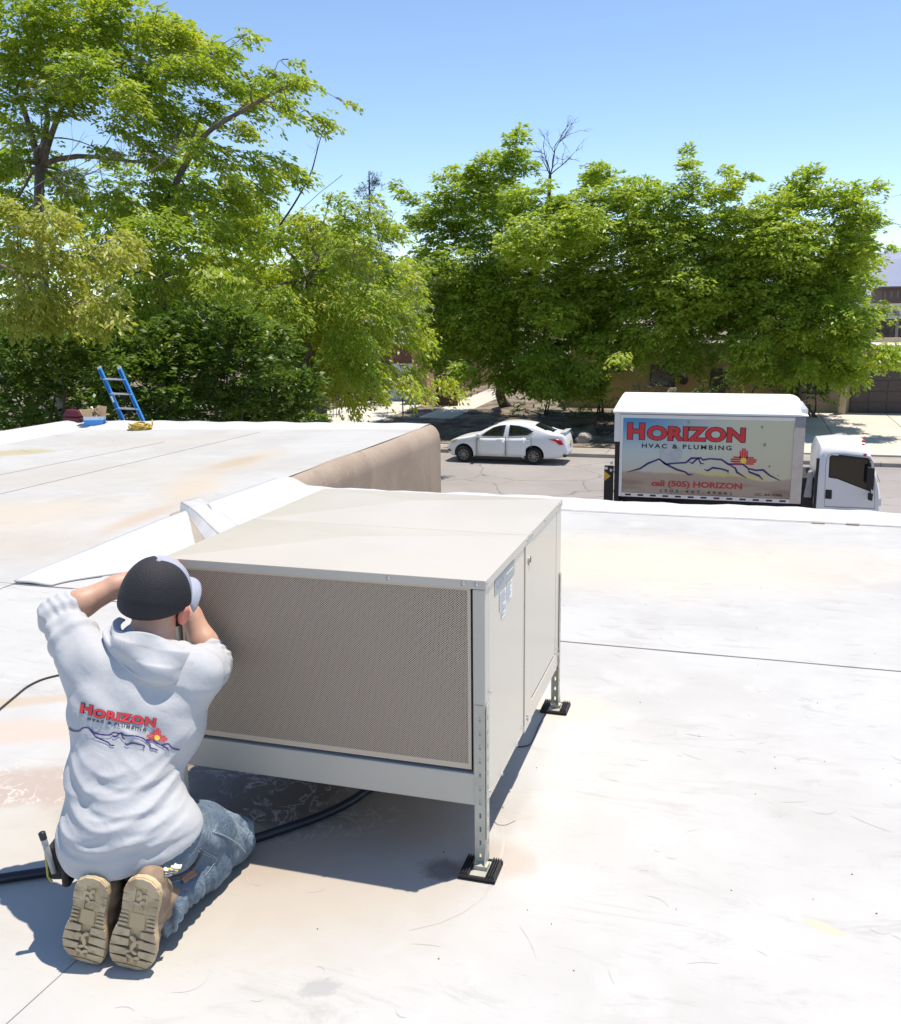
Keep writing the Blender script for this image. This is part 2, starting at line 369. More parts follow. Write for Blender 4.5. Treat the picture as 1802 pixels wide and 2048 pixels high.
# lap seams: a bead of sealant along each overlap
m = simple('seam_sealant', (.20, .20, .20), .7); M_seam = m
def seam(pts, w, zoff=.006):
    mb = MB(); V = []; 
    for i, p in enumerate(pts):
        t = (Vector(pts[min(i+1, len(pts)-1)])-Vector(pts[max(0, i-1)])).normalized(); n = Vector((-t.y, t.x, 0))*w
        V += [Vector(p)-n, Vector(p)+Vector((0, 0, zoff*.6)), Vector(p)+n]
    f = []
    for i in range(len(pts)-1): f += [(3*i, 3*i+3, 3*i+4, 3*i+1), (3*i+1, 3*i+4, 3*i+5, 3*i+2)]
    return part('seam', mb.add(V, f), M_seam, bld)
rr = random.Random(3)
seam([(-3.9+i*.25, 4.688+rr.uniform(-.004, .004), .002) for i in range(60)], .0032, .004)
seam([(-6.2+i*.25, 4.86+.01*math.sin(i*.7), .003) for i in range(10)], .004)
q0 = on_z(0, 2060); q1 = on_z(128, 1944)
seam([tuple(q0.lerp(q1, i/10)) for i in range(14)], .0016, .004)
def wseam(p, q, w):
    a = on_z(*p, .05); b = on_z(*q, .05); pts = []
    for i in range(25):
        c = a.lerp(b, i/24); pts.append((c.x, c.y, zleft(c.x, c.y)+.004))
    seam(pts, w)
wseam((-60, 1001), (520, 864), .0045); wseam((-40, 952), (330, 880), .004)
seam([(-3.9+i*.3, 8.03+.006*math.sin(i), .012) for i in range(53)], .0035, .004)
# scuffs and scratches worn into the membrane (thin marks, far too many to count)
mbs = [MB(), MB()]
def scuff(mb, x, y, L, a, w, bend):
    n = 7; V = []
    for i in range(n):
        t = i/(n-1)-.5; an = a+bend*t; px_ = x+L*t*math.cos(a)-bend*L*t*t*math.sin(a); py_ = y+L*t*math.sin(a)+bend*L*t*t*math.cos(a)
        ww = w*(1-(2*t)**2)+.0002; zz_ = .0007 if py_ < 4.68 else .0047; V += [(px_-math.sin(an)*ww, py_+math.cos(an)*ww, zz_), (px_+math.sin(an)*ww, py_-math.cos(an)*ww, zz_)]
    mb.add(V, [(2*i, 2*i+1, 2*i+3, 2*i+2) for i in range(n-1)])
for i in range(380):
    x = rr.uniform(-1.4, 2.6); y = rr.uniform(.9, 5.6) if rr.random() < .8 else rr.uniform(5, 8)
    if -1.9 < x < -.5 and 2.4 < y < 4.2: continue
    scuff(mbs[i % 2], x, y, rr.choice((.03, .04, .05, .08, .12))*rr.uniform(.6, 1.4), rr.gauss(-.3, .6), rr.uniform(.0004, .0012), rr.uniform(-1.2, 1.2))
for i in range(160): scuff(mbs[i % 2], rr.uniform(-9, -4.8), rr.uniform(5, 12), rr.uniform(.1, .5), rr.uniform(0, 3), rr.uniform(.002, .005), rr.uniform(-1, 1))
for b_, c_ in zip(mbs, ((.475, .47, .465), (.44, .435, .43))):
    o = part('scuff_marks', b_, simple('scuff_grey', c_, .8, var=.2), bld); o['kind'] = 'stuff'
mb = MB()
for i in range(90):
    x, y, s_ = rr.uniform(-1.2, 2.2), rr.uniform(1.1, 6), rr.uniform(.0006, .0016); mb.obox((x, y, .001 if y < 4.68 else .005), (s_*1.5, 0, 0), (0, s_, 0), (0, 0, .001))
o = part('grit', mb, simple('grit_dark', (.05, .05, .05)), bld); o['kind'] = 'stuff'
# ring left by an old pond round the unit
pts = [on_z(*q, .0007) for q in ((1003, 1650), (1008, 1680), (1003, 1712), (990, 1755), (965, 1795), (925, 1825), (880, 1845), (820, 1860))]
mb = MB(); V = []
for i, p_ in enumerate(pts):
    t = (pts[min(i+1, 7)]-pts[max(0, i-1)]).normalized(); n_ = Vector((-t.y, t.x, 0))*(.004 if i < 5 else .0025); V += [p_-n_, p_+n_]
mb.add(V, [(2*i, 2*i+1, 2*i+3, 2*i+2) for i in range(7)])
part('water_mark', mb, simple('silt', (.48, .445, .40), .9), bld)
# scupper: bent sheet-metal chute laid over the wing edge
M_galv = simple('galvanised_sheet', (.60, .60, .59), .5, .15, var=.15)
M_tan = simple('tan_flashing', (.33, .29, .24), .6, var=.1)
def chan(a, b, lift=0., va=(6.60, 5.86), vb=(6.96, 6.34), u0=-4.42, u1=-3.72):
    t = b; u = u0+(u1-u0)*t; v = (va[0]+(va[1]-va[0])*t)*(1-a)+(vb[0]+(vb[1]-vb[0])*t)*a; return (u, v, .108*math.cos(min(1, max(0, t-.05)*1.1)*math.pi/2)**1.2+.006+lift)
o = part('scupper', MB().grid(chan, 6, 14), M_tan, bld, smooth=True)
def flange_(a, b): p = chan(a, b, .045, (6.80, 6.20), (7.06, 6.54), -4.44, -3.72); return (p[0], p[1], p[2]+.012*(1-a))
s2 = part('scupper_flange', MB().grid(flange_, 6, 14), M_galv, bld, smooth=True); md = s2.modifiers.new('t', 'SOLIDIFY'); md.thickness = .005
s3 = part('scupper_cheek', MB().grid(lambda a, b: (lambda p, q: tuple(Vector(p).lerp(Vector(q), a)))(chan(0.42, b, .002), flange_(0, b)), 3, 14), M_galv, bld, smooth=True)
# small membrane patches with nails on the upstand
for (px, py) in ((1637, 1037), (1706, 1040)):
    q = on_z(px, py+9, .012); part('patch', MB().obox((q.x, q.y+.01, .016), (.05, 0, 0), (0, .012, .004), (0, -.001, .003)), simple('patch_tan', (.40, .34, .29), .8), bld, bevel=.002)
# ================================================================== THE PACKAGED UNIT
AX, AY = -.671, 2.562; AW, AL, ZT, ZB = 1.0817, 1.2752, .9375, .2118
m = Mat('beige_enamel', (.53, .492, .425), .33, 0, .5); m.vary((.505, .468, .40), 1.5, .4, .6); m.bump(m.noise(5, 2), .03, .01); M_enam = m.m
m = Mat('side_enamel', (.57, .515, .42), .20, 0, .6); m.bump(m.noise(3, 2), .03, .01); M_enam2 = m.m
M_dark = simple('dark_gap', (.012, .012, .012), .8, var=0)
M_zinc = simple('zinc_screw', (.62, .61, .58), .35, .9, var=.1)
M_legm = Mat('painted_angle', (.52, .50, .41), .42, .1); M_legm.vary((.43, .42, .355), 8); M_legm = M_legm.m
M_rub = simple('black_rubber', (.018, .018, .022), .6, var=.3, scale=40)
ac = thing('packaged_air_conditioner', (AX, AY, 0), 'large beige metal rooftop air conditioning unit with perforated front panel on slotted legs', 'air conditioner')
def A(x0, x1, y0, y1, z0, z1, mb=None): return (mb or MB()).box(AX+x0, AX+x1, AY+y0, AY+y1, z0, z1)
# two cross-broken lid halves
SEAM = .60
def lid(y0, y1):
    c = (AX-AW/2, AY+(y0+y1)/2, ZT+.034); zt = ZT; x0, x1 = AX-AW-.004, AX+.004
    k = [(x0, AY+y0, zt), (x1, AY+y0, zt), (x1, AY+y1, zt), (x0, AY+y1, zt)]
    mb = MB().add(k+[c], [(0,1,4),(1,2,4),(2,3,4),(3,0,4)])
    lo = [(p[0], p[1], ZT-.027) for p in k]
    mb.add(k+lo, [(1,0,4,5),(2,1,5,6),(3,2,6,7),(0,3,7,4)]); return mb
part('lid', lid(-.004, SEAM-.0012), M_enam, ac, bevel=.0015, weld=True)
part('lid', lid(SEAM+.0012, AL+.004), M_enam, ac, bevel=.0015, weld=True)
part('cabinet', A(-AW+.006, -.012, .05, AL-.006, ZB+.004, ZT-.012), M_dark, ac)
# front: corner posts, base rail, recessed perforated panel
part('corner_post', A(-.038, -.0, 0, .05, .318, ZT-.029), M_enam, ac, bevel=.003)
part('corner_post', A(-AW, -AW+.038, 0, .05, .318, ZT-.029), M_enam, ac, bevel=.003)
part('base_rail', A(-AW, 0, 0, .05, ZB, .3165), M_enam, ac, bevel=.003)
m = Mat('perforated_sheet', (.60, .49, .375), .5); x, y, z = m.xyz()[:3]
PX, PZ = .0082, .0071
def cell(off):
    a = m.math('SUBTRACT', m.math('FRACT', m.math('ADD', m.math('DIVIDE', x, PX), off+100)), .5)
    b = m.math('SUBTRACT', m.math('FRACT', m.math('ADD', m.math('DIVIDE', z, PZ), off+100)), .5)
    a = m.math('MULTIPLY', a, PX); b = m.math('MULTIPLY', b, PZ)
    return m.math('SQRT', m.math('ADD', m.math('MULTIPLY', a, a), m.math('MULTIPLY', b, b)))
d = m.math('MINIMUM', cell(0), cell(.5)); hole = m.math('LESS_THAN', d, .0020)
def inr(s_, lo, hi): return m.math('MULTIPLY', m.math('GREATER_THAN', s_, lo), m.math('LESS_THAN', s_, hi))
hole = m.math('MULTIPLY', hole, m.math('MULTIPLY', inr(x, -AW+.056, -.056), inr(z, .345, ZT-.036)))
tr = N(m.nt, 'ShaderNodeBsdfTransparent'); ms = N(m.nt, 'ShaderNodeMixShader')
m.L.new(hole, ms.inputs[0]); m.L.new(m.b.outputs[0], ms.inputs[1]); m.L.new(tr.outputs[0], ms.inputs[2]); m.L.new(ms.outputs[0], m.out.inputs[0])
M_perf = m.m
mb = MB().poly([(AX-AW+.048, AY+.008, .327), (AX-.046, AY+.008, .327), (AX-.046, AY+.008, ZT-.0275), (AX-AW+.048, AY+.008, ZT-.0275)])
part('perforated_panel', mb, M_perf, ac)
m = Mat('coil_fins', (.065, .055, .05), .6, .3); m.vary((.035, .03, .04), 3); M_coil = m.m
part('coil', A(-AW+.05, -.046, .030, .049, .3175, ZT-.03), M_coil, ac)
# right side: front service panel, divider, inset access panel, rear post, bottom rail
part('side_panel', A(-.011, -.0005, .051, .549, ZB, ZT-.029), M_enam2, ac, bevel=.0015)
part('divider_strip', A(-.011, .003, .553, .672, ZB-.006, ZT-.0285), M_enam2, ac, bevel=.0015)
part('access_panel', A(-.011, .0005, .682, 1.160, .292, ZT-.029), M_enam2, ac, bevel=.002)
part('rear_post', A(-.05, 0, 1.170, AL, ZB, ZT-.029), M_enam2, ac, bevel=.002)
part('side_rail', A(-.011, .002, .675, 1.170, ZB, .284), M_enam2, ac, bevel=.0015)
part('side_panel', A(-AW, -AW+.01, .051, AL-.01, ZB, ZT-.029), M_enam2, ac, bevel=.0015)
part('rear_panel', A(-AW+.012, -.052, AL-.005, AL+.003, ZB, ZT-.029), M_enam, ac)
part('base_pan', A(-AW+.01, -.01, .052, AL-.01, ZB-.012, ZB+.003), M_enam, ac)
part('knockout', MB().lathe([(0, 0), (.017, 0), (.017, .004)], 16, Matrix.Translation((AX+.0035, AY+.612, .842)) @ Matrix.Rotation(math.pi/2, 4, 'Y')), M_legm, ac)
# screws
scr = MB().lathe([(0, .004), (.0035, .0035), (.005, .001), (.007, .0008), (.007, 0)], 10)
s0 = part('screw', scr, M_zinc, ac, local=True, smooth=True)
spots = [('f', -.065, ZT-.0125), ('f', -.025, ZT-.0125), ('f', -.30, ZT-.0125), ('f', -AW+.03, ZT-.0125),
         ('s', .012, ZT-.013), ('s', .575, ZT-.013), ('s', .625, ZT-.013), ('s', .66, ZT-.013), ('s', .90, ZT-.013), ('s', 1.19, ZT-.013), ('s', 1.235, ZT-.013),
         ('s', .20, ZB+.012), ('s', .42, ZB+.012), ('s', .535, ZB+.02), ('s', .60, .24), ('s', .60, .255), ('s', 1.20, .30), ('s', 1.22, .27), ('s', .04, .245), ('s', .05, .57)]
for i, (k, a, z) in enumerate(spots):
    o = s0 if i == 0 else s0.copy()
    if i: COL.objects.link(o); o.parent = ac
    if k == 'f': o.location = (a, -.005, z); o.rotation_euler = (math.pi/2, 0, 0)
    else: o.location = (.0042, a, z); o.rotation_euler = (0, math.pi/2, 0)
# slotted angle legs on ribbed rubber feet
def flange(w, z0, z1, along, mirror=1):
    """thin strip with a column of pill-shaped slots; along: 'x' front face or 'y' side face"""
    mb = MB(); t = .0022; cx = w*.47; hw = .0032; pit = .046; hl = .0088
    def P(a, z, d): return (a*mirror, d, z) if along == 'x' else (d, a, z)
    def q(a0, a1, c0, c1):
        for d in (0, t): mb.poly([P(a0, c0, d), P(a1, c0, d), P(a1, c1, d), P(a0, c1, d)])
    q(0, cx-hw, z0, z1); q(cx+hw, w, z0, z1)
    z = z0+.012; prev = z0
    while z+2*hl < z1-.006:
        q(cx-hw, cx+hw, prev, z)
        for k in range(4):     # rounded slot ends
            a = k*math.pi/8; b_ = (k+1)*math.pi/8
            for sx in (-1, 1):
                for sz, zc in ((1, z+2*hl-hw), (-1, z+hw)):
                    for d in (0, t): mb.poly([P(cx+sx*hw*math.cos(a), zc+sz*hw*math.sin(a), d), P(cx+sx*hw, zc+sz*hw*math.sin(a), d), P(cx+sx*hw, zc+sz*hw*math.sin(b_), d), P(cx+sx*hw*math.cos(b_), zc+sz*hw*math.sin(b_), d)])
        for sx in (-1, 1): mb.poly([P(cx+sx*hw, z+hw, 0), P(cx+sx*hw, z+2*hl-hw, 0), P(cx+sx*hw, z+2*hl-hw, t), P(cx+sx*hw, z+hw, t)])
        prev = z+2*hl; z += pit
    q(cx-hw, cx+hw, prev, z1)
    for a in (0, w): mb.poly([P(a, z0, 0), P(a, z1, 0), P(a, z1, t), P(a, z0, t)])
    mb.poly([P(0, z1, 0), P(w, z1, 0), P(w, z1, t), P(0, z1, t)]); return mb
def leg(x, y, sx, sy, ztop, w=.034):
    l = bpy.data.objects.new('leg', None); COL.objects.link(l); l.parent = ac; l.location = (x, y, 0)
    mb = flange(w, .022, ztop, 'x', -sx); off = [(p[0], p[1]*(1 if sy < 0 else -1) + (-.0025 if sy < 0 else .0025), p[2]) for p in mb.v]; mb.v = off
    part('angle_flange', mb, M_legm, l, local=True)
    mb = flange(w*.9, .022, ztop, 'y'); mb.v = [(p[0]*(-sx)+.0045*sx, p[1]*(-sy), p[2]) for p in mb.v]
    part('angle_flange', mb, M_legm, l, local=True)
    mb = MB().prism([(.0015*sx, -.03*sy+.0, .022), (.0015*sx, .03*sy, .022), (.0015*sx, 0, .095)], (.0022*sx, 0, 0)); mb.box(-.036, .016, -.066, .026, .0085, .0115); mb.box(-.03, .012, -.03, .004, .0115, .0245)
    part('foot_bracket', mb, M_legm, l, local=True)
    mb = MB()
    for x0 in (-.066, .016):
        for k in range(4): mb.prism([(x0+k*.0075-.0002, -.072, .006), (x0+k*.0075+.0073, -.072, .006), (x0+k*.0075+.0052, -.072, .024), (x0+k*.0075+.0022, -.072, .024)], (0, .104, 0))
        mb.box(x0, x0+.030, -.072, .032, .006, .014)
    mb.box(-.068, .048, -.075, -.066, .004, .015); mb.box(-.068, .048, .026, .035, .004, .015); mb.box(-.068, .048, -.075, .035, .002, .0065)
    part('rubber_foot', mb, M_rub, l, local=True)
    return l
leg(0, 0, 1, -1, .545); leg(0, AL, 1, 1, .62); leg(-AW, 0, -1, -1, .545); leg(-AW, AL, -1, 1, .62)
# labels on the side panel
M_lab = simple('silver_label', (.36, .38, .38), .45, var=.08); M_labb = simple('label_blue', (.30, .36, .55), .5); M_white = simple('white_label', (.78, .78, .77), .5, var=.04); M_print = simple('label_print', (.25, .25, .26), .6)
def sidequad(y0, y1, za, zb, d, mb=None): return (mb or MB()).poly([(AX+d, AY+y0, za), (AX+d, AY+y1, za), (AX+d, AY+y1, zb), (AX+d, AY+y0, zb)])
L1 = part('rating_label', sidequad(.119, .389, .853, .905, .0006), M_lab, ac)
mb = MB(); rq = random.Random(5)
pts = [(AY+.14+i*.007, .873+.011*math.sin(i*1.35)+.001*i) for i in range(15)]
mb.add([(AX+.0011, y_, z_+dz) for (y_, z_) in pts for dz in (-.004, .004)], [(2*i, 2*i+2, 2*i+3, 2*i+1) for i in range(14)])
part('script_mark', mb, M_labb, L1)
mb = MB(); sidequad(.27, .37, .880, .886, .0011, mb); part('print_line', mb, M_white, L1)
for (y0, y1, z0, z1) in ((.180, .272, .782, .846), (.278, .355, .786, .850), (.205, .255, .752, .776)):
    l = part('paper_label', sidequad(y0, y1, z0, z1, .0008), M_white, ac); mb = MB(); z = z1-.006
    while z > z0+.006: sidequad(y0+.006, y0+.006+(y1-y0-.012)*rq.uniform(.4, 1), z-.0022, z, .0012, mb); z -= .0065
    o = part('print_line', mb, M_print, l); o['kind'] = 'stuff'
# ------------------------------------------------------------------ hoses and cable on the roof
M_hose = Mat('black_hose_rubber', (.012, .014, .024), .42); M_hose = M_hose.m
def smooth_path(pts, n=8):
    P_ = [Vector(p) for p in pts]; out = []
    for i in range(len(P_)-1):
        a, b, c, d = P_[max(0, i-1)], P_[i], P_[i+1], P_[min(len(P_)-1, i+2)]
        for k in range(n):
            t = k/n; out.append(.5*((2*b)+(c-a)*t+(2*a-5*b+4*c-d)*t*t+(3*b-a-3*c+d)*t**3))
    return out+[P_[-1]]
hp = [on_z(*q, .016) for q in ((900, 1490), (820, 1530), (742, 1575), (700, 1603), (640, 1632), (560, 1660), (497, 1680), (400, 1702), (300, 1716), (200, 1730), (110, 1741), (0, 1757), (-120, 1776))]
h = part('hose', MB().tube(smooth_path(hp), .0155, 12), M_hose, smooth=True)
tag(h, 'thick black hose running under the unit and past the kneeling man across the white roof', 'hose')
cp = [on_z(*q, .006) for q in ((-40, 1450), (0, 1418), (30, 1393), (60, 1370), (100, 1354), (160, 1345), (240, 1352), (330, 1380), (420, 1420))]
h = part('cable', MB().tube(smooth_path(cp), .0048, 8), simple('cable_black', (.03, .03, .032), .5), smooth=True)
tag(h, 'thin dark cable curling in from the left beside the man', 'cable')
wp = [on_x(1052, 1492, AX-.03)]; wp = [on_z(*q, .003) for q in ((1092, 1428), (1078, 1450), (1068, 1475), (1058, 1490), (1035, 1494))]
h = part('wire', MB().tube(smooth_path(wp), .0022, 6), simple('wire_black', (.02, .02, .02), .5), smooth=True)
tag(h, 'short black wire lying in the shadow strip beside the unit', 'wire')
wp = [on_z(*q, .002) for q in ((989, 1643), (996, 1649), (1008, 1650), (1016, 1648), (1031, 1641))]
h = part('wire', MB().tube(smooth_path(wp), .0008, 6), simple('wire_thin', (.22, .19, .17), .5), smooth=True)
tag(h, 'very thin curved wire on the stained roof near the front leg', 'wire')
# ================================================================== THINGS ON THE WING ROOF
def wing_at(px, py):
    q = on_z(px, py, 0)
    for _ in range(6): q = on_z(px, py, zleft(q.x, min(q.y, 12.6)))
    return q
# extension ladder leaning on the far edge, its top standing clear of it
M_fib = Mat('blue_fibreglass', (.045, .26, .62), .4); M_fib.vary((.04, .22, .54), 20); M_fib = M_fib.m
M_alu = simple('aluminium', (.66, .66, .66), .4, .75, var=.1)
lad = thing('extension_ladder', (-9.62, 13.36, ROAD), 'blue fibreglass extension ladder with silver rungs leaning on the far roof edge', 'ladder')
b0 = Vector((-8.60, 13.36, -1.5)); top = Vector((-9.86, 13.36, .86))
pa, pb = on_y(200, 736, 13.34), on_y(246, 838, 13.34); dl = (pb-pa).normalized()   # rail direction
wid = on_y(240, 738, 13.34)-pa; wid.z = 0
pa0 = pa; n_out = Vector((0, 1, 0)); rd = -dl
foot = pa + dl*((pa.z-ROAD)/-dl.z)*1.0
for s_ in (0, 1):
    a = pa + wid*s_; b_ = a + dl*((a.z-ROAD)/-dl.z)
    mb = MB(); c_ = (a+b_)/2; half = (b_-a)/2; sd_ = Vector((0, 1, 0)); wv = half.normalized().cross(sd_)
    mb.obox(c_, half, wv*.028, sd_*.006); 
    for e in (-1, 1): mb.obox(c_+wv*e*.026+Vector((0, -.018 if s_ == 0 else -.018, 0)), half, wv*.004, sd_*.018)
    part('rail', mb, M_fib, lad)
    mb = MB().obox(a-dl*.004-Vector((0, .012, 0)), dl*.02, wv*.031, sd_*.022); part('end_cap', mb, M_alu, lad, bevel=.004)
k = 0; t = (on_y(208, 759, 13.34)-pa).length
while True:
    a = pa + dl*(t+k*.262) + Vector((0, -.012, 0)); 
    if a.z < ROAD+.3: break
    part('rung', MB().tube([a-wid*.06, a+wid*1.06], .017, 8), M_alu, lad, smooth=True, auto=.9)
    k += 1
cl = pa+dl*.55+Vector((0, -.038, 0)); wv = dl.cross(Vector((0, 1, 0)))
part('warning_sticker', MB().obox(cl, dl*.055, wv*.018, Vector((0, .001, 0))), M_white, lad)
# yellow rope coil
M_rope = Mat('yellow_rope', (.56, .40, .07), .8); M_rope.vary((.42, .30, .05), 60); M_rope.bump(M_rope.noise(180, 2), .5, .004); M_rope = M_rope.m
q = wing_at(282, 860); rope = thing('rope_coil', (q.x, q.y, q.z), 'coil of yellow rope lying on the white roof below the ladder', 'rope')
rq = random.Random(2)
for k in range(9):
    pts = []; rx = rq.uniform(.12, .22); ry = rq.uniform(.07, .13); ph = rq.uniform(0, 6); zz = .012+.010*k; cx_ = rq.uniform(-.04, .04)
    for i in range(41):
        a = ph+2*math.pi*i/40; pts.append((cx_+rx*math.cos(a)*(1-.25*math.cos(2*a)), ry*math.sin(a), zz+.012*math.sin(3*a+k)))
    part('rope_loop', MB().tube(pts, .0105, 7), M_rope, rope, local=True, smooth=True)
part('rope_loop', MB().tube([(-.01, -.13, .02), (-.015, -.08, .12), (.0, 0, .135), (.02, .08, .11), (.02, .12, .02)], .012, 7), M_rope, rope, local=True, smooth=True)
part('rope_end', MB().tube([(.20, 0, .06), (.215, .0, .10), (.21, .01, .17)], .010, 7), M_rope, rope, local=True, smooth=True)
# dark red tool bag
q = wing_at(146, 855); bag = thing('tool_case', (q.x, q.y+.06, q.z), 'dark red tool case standing on the white roof left of the blue and white box', 'tool case'); bag.scale = (1, 1, 1.5)
M_red = simple('maroon_plastic', (.13, .012, .022), .45, var=.2)
mb = MB(); mb.box(-.16, .16, -.09, .09, .005, .115); part('body', mb, M_red, bag, local=True, bevel=.018)
mb = MB(); V = [(-.165, -.095, .12), (.165, -.095, .12), (.165, .095, .12), (-.165, .095, .12), (-.10, -.07, .20), (.13, -.07, .185), (.13, .07, .185), (-.10, .07, .20)]
mb.add(V, [(3,2,1,0),(4,5,6,7),(0,1,5,4),(1,2,6,5),(2,3,7,6),(3,0,4,7)]); part('lid', mb, M_red, bag, local=True, bevel=.015)
part('handle', MB().tube([(-.06, -.01, .19), (-.055, -.01, .215), (.06, -.01, .21), (.065, -.01, .185)], .009, 8), M_rub, bag, local=True, smooth=True)
part('side_pocket', MB().box(.162, .20, -.08, .08, .0, .10), M_rub, bag, local=True, bevel=.012)
part('foot_strip', MB().box(-.15, .15, -.095, .085, 0, .012), M_white, bag, local=True)
# cardboard box
q = wing_at(187, 856); cb = thing('cardboard_box', (q.x, q.y+.05, q.z), 'small open blue and white box stuffed with scraps on the far roof edge', 'box', rz=.35); cb.scale = (1, 1, 1.65)
M_bw = Mat('printed_carton', (.62, .68, .76), .8); zz = M_bw.xyz()[2]; M_bw.mix(M_bw.math('MULTIPLY', M_bw.step(zz, .02, .022), M_bw.step(zz, .082, .08)), (.08, .30, .68)); M_bw = M_bw.m
M_card = simple('bare_cardboard', (.52, .38, .22), .85)
for nm, a in (('side', (-.15, .15, -.09, -.085, 0, .115)), ('side', (-.15, .15, .085, .09, 0, .115)), ('end', (-.15, -.145, -.085, .085, 0, .115)), ('end', (.145, .15, -.085, .085, 0, .115)), ('bottom', (-.145, .145, -.085, .085, .002, .006))):
    part('box_'+nm, MB().box(*a), M_bw, cb, local=True)
for (a, b, c_, d) in (((-.15, -.09, .115), (0, -.09, .115), (-.01, -.13, .19), (-.16, -.14, .185)), ((.02, .09, .115), (.15, .09, .115), (.17, .13, .20), (.02, .13, .215)), ((-.15, -.08, .115), (-.15, .08, .115), (-.21, .07, .17), (-.21, -.07, .19)), ((.15, -.08, .115), (.15, .08, .115), (.23, .07, .125), (.22, -.07, .14))):
    o = part('flap', MB().poly([a, b, c_, d]), M_card, cb, local=True); o.modifiers.new('t', 'SOLIDIFY').thickness = .005
rq = random.Random(11)
for i in range(16):
    c_ = Vector((rq.uniform(-.11, .11), rq.uniform(-.06, .06), rq.uniform(.09, .19))); an = rq.uniform(0, 6); ln = rq.uniform(.03, .075)
    d1 = Vector((math.cos(an), math.sin(an), rq.uniform(-.6, .9))).normalized()*ln; d2 = d1.cross(Vector((0, 0, 1))).normalized()*rq.uniform(.01, .03)
    part('scrap', MB().obox(c_, d1, d2, d1.cross(d2).normalized()*.006), (M_card, M_white, M_card, simple('scrap_brown', (.28, .14, .08)))[i % 4], cb, local=True)
# ================================================================== LETTERING
_dg = None
def text_mesh(body, offset=0.0, space=1.0, dens=4):
    cu = bpy.data.curves.new('t', 'FONT'); cu.body = body; cu.size = 1; cu.offset = offset; cu.space_character = space; cu.resolution_u = dens
    o = bpy.data.objects.new('t', cu); COL.objects.link(o); bpy.context.view_layer.update()
    me = bpy.data.meshes.new_from_object(o.evaluated_get(bpy.context.evaluated_depsgraph_get()))
    V = np.array([v.co[:2] for v in me.vertices]); Fs = [tuple(p.vertices) for p in me.polygons]
    bpy.data.objects.remove(o); bpy.data.curves.remove(cu); bpy.data.meshes.remove(me)
    return V, Fs
def islands(V, Fs):
    par = list(range(len(V)))
    def fd(i):
        while par[i] != i: par[i] = par[par[i]]; i = par[i]
        return i
    for f in Fs:
        for a in f[1:]: par[fd(a)] = fd(f[0])
    g = {}
    for f in Fs: g.setdefault(fd(f[0]), []).append(f)
    res = []
    for fs in g.values():
        used = sorted({i for f in fs for i in f}); mp = {a: i for i, a in enumerate(used)}; res.append((V[used], [tuple(mp[i] for i in f) for f in fs]))
    return sorted(res, key=lambda r_: r_[0][:, 0].mean())
def fit_text(body, x0, x1, z0, z1, off=0., grow=0., space=1., shear=0.):
    """flat lettering fitted to a box; grow widens strokes for an outline behind it"""
    V, Fs = text_mesh(body, off, space); lo, hi = V.min(0), V.max(0)
    if grow:
        V2, Fs = text_mesh(body, off+grow, space); V = V2
    q = (V-lo)/(hi-lo); X = x0+(x1-x0)*q[:, 0]; Z = z0+(z1-z0)*q[:, 1]; X = X + shear*(Z-z0)
    return np.stack([X, Z], 1), Fs
def ribbon(pts, w):
    """flat tapered stroke along a polyline, as quads"""
    P_ = [np.array(p, float) for p in pts]; n = len(P_); V = []
    for i, p in enumerate(P_):
        t = P_[min(i+1, n-1)]-P_[max(i-1, 0)]; t /= np.hypot(*t)+1e-9; k = w*(.35 if i in (0, n-1) else 1.0)*(.85+.3*((i*37) % 5)/4)
        V += [p+np.array([-t[1], t[0]])*k, p-np.array([-t[1], t[0]])*k]
    return np.array(V), [(2*i, 2*i+2, 2*i+3, 2*i+1) for i in range(n-1)]
def zia(cx, cz, r):
    """sun disc with groups of rays up, left and right; returns (ray polys, disc poly)"""
    rays = []
    for ang in (0, 90, 180):
        a = math.radians(ang); d = np.array([math.cos(a), math.sin(a)]); nrm = np.array([-d[1], d[0]])
        for k, L in ((-1.5, .8), (-.5, 1.), (.5, 1.), (1.5, .8)):
            b = np.array([cx, cz])+nrm*k*.17*r; rays.append([b+d*.18*r-nrm*.065*r, b+d*L*r-nrm*.065*r, b+d*L*r+nrm*.065*r, b+d*.18*r+nrm*.065*r])
    disc = [(cx+.24*r*math.cos(2*math.pi*i/20), cz+.24*r*math.sin(2*math.pi*i/20)) for i in range(20)]
    return rays, disc
M_ink = simple('black_ink', (.015, .013, .02), .5, var=0); M_redi = simple('red_ink', (.62, .035, .045), .5, var=0); M_purp = simple('purple_ink', (.045, .025, .16), .5, var=0)
M_yeli = simple('yellow_ink', (.85, .62, .06), .5, var=0)
MOUNT = [[(215,590),(290,570),(335,540),(400,515),(440,545),(480,540),(555,535),(585,510),(640,510),(655,520),(690,513),(760,518),(800,545),(850,545),(885,545),(915,570),(960,580),(1000,578),(1040,610),(1100,640)],
 [(400,515),(430,540),(500,575),(550,590),(570,605),(595,605)], [(660,575),(680,582),(710,565),(760,572),(800,585),(797,600)],
 [(800,545),(840,568),(850,592),(905,625)], [(915,570),(920,590),(975,610),(1000,635)], [(570,530),(590,540),(625,510),(640,540),(660,543)]]
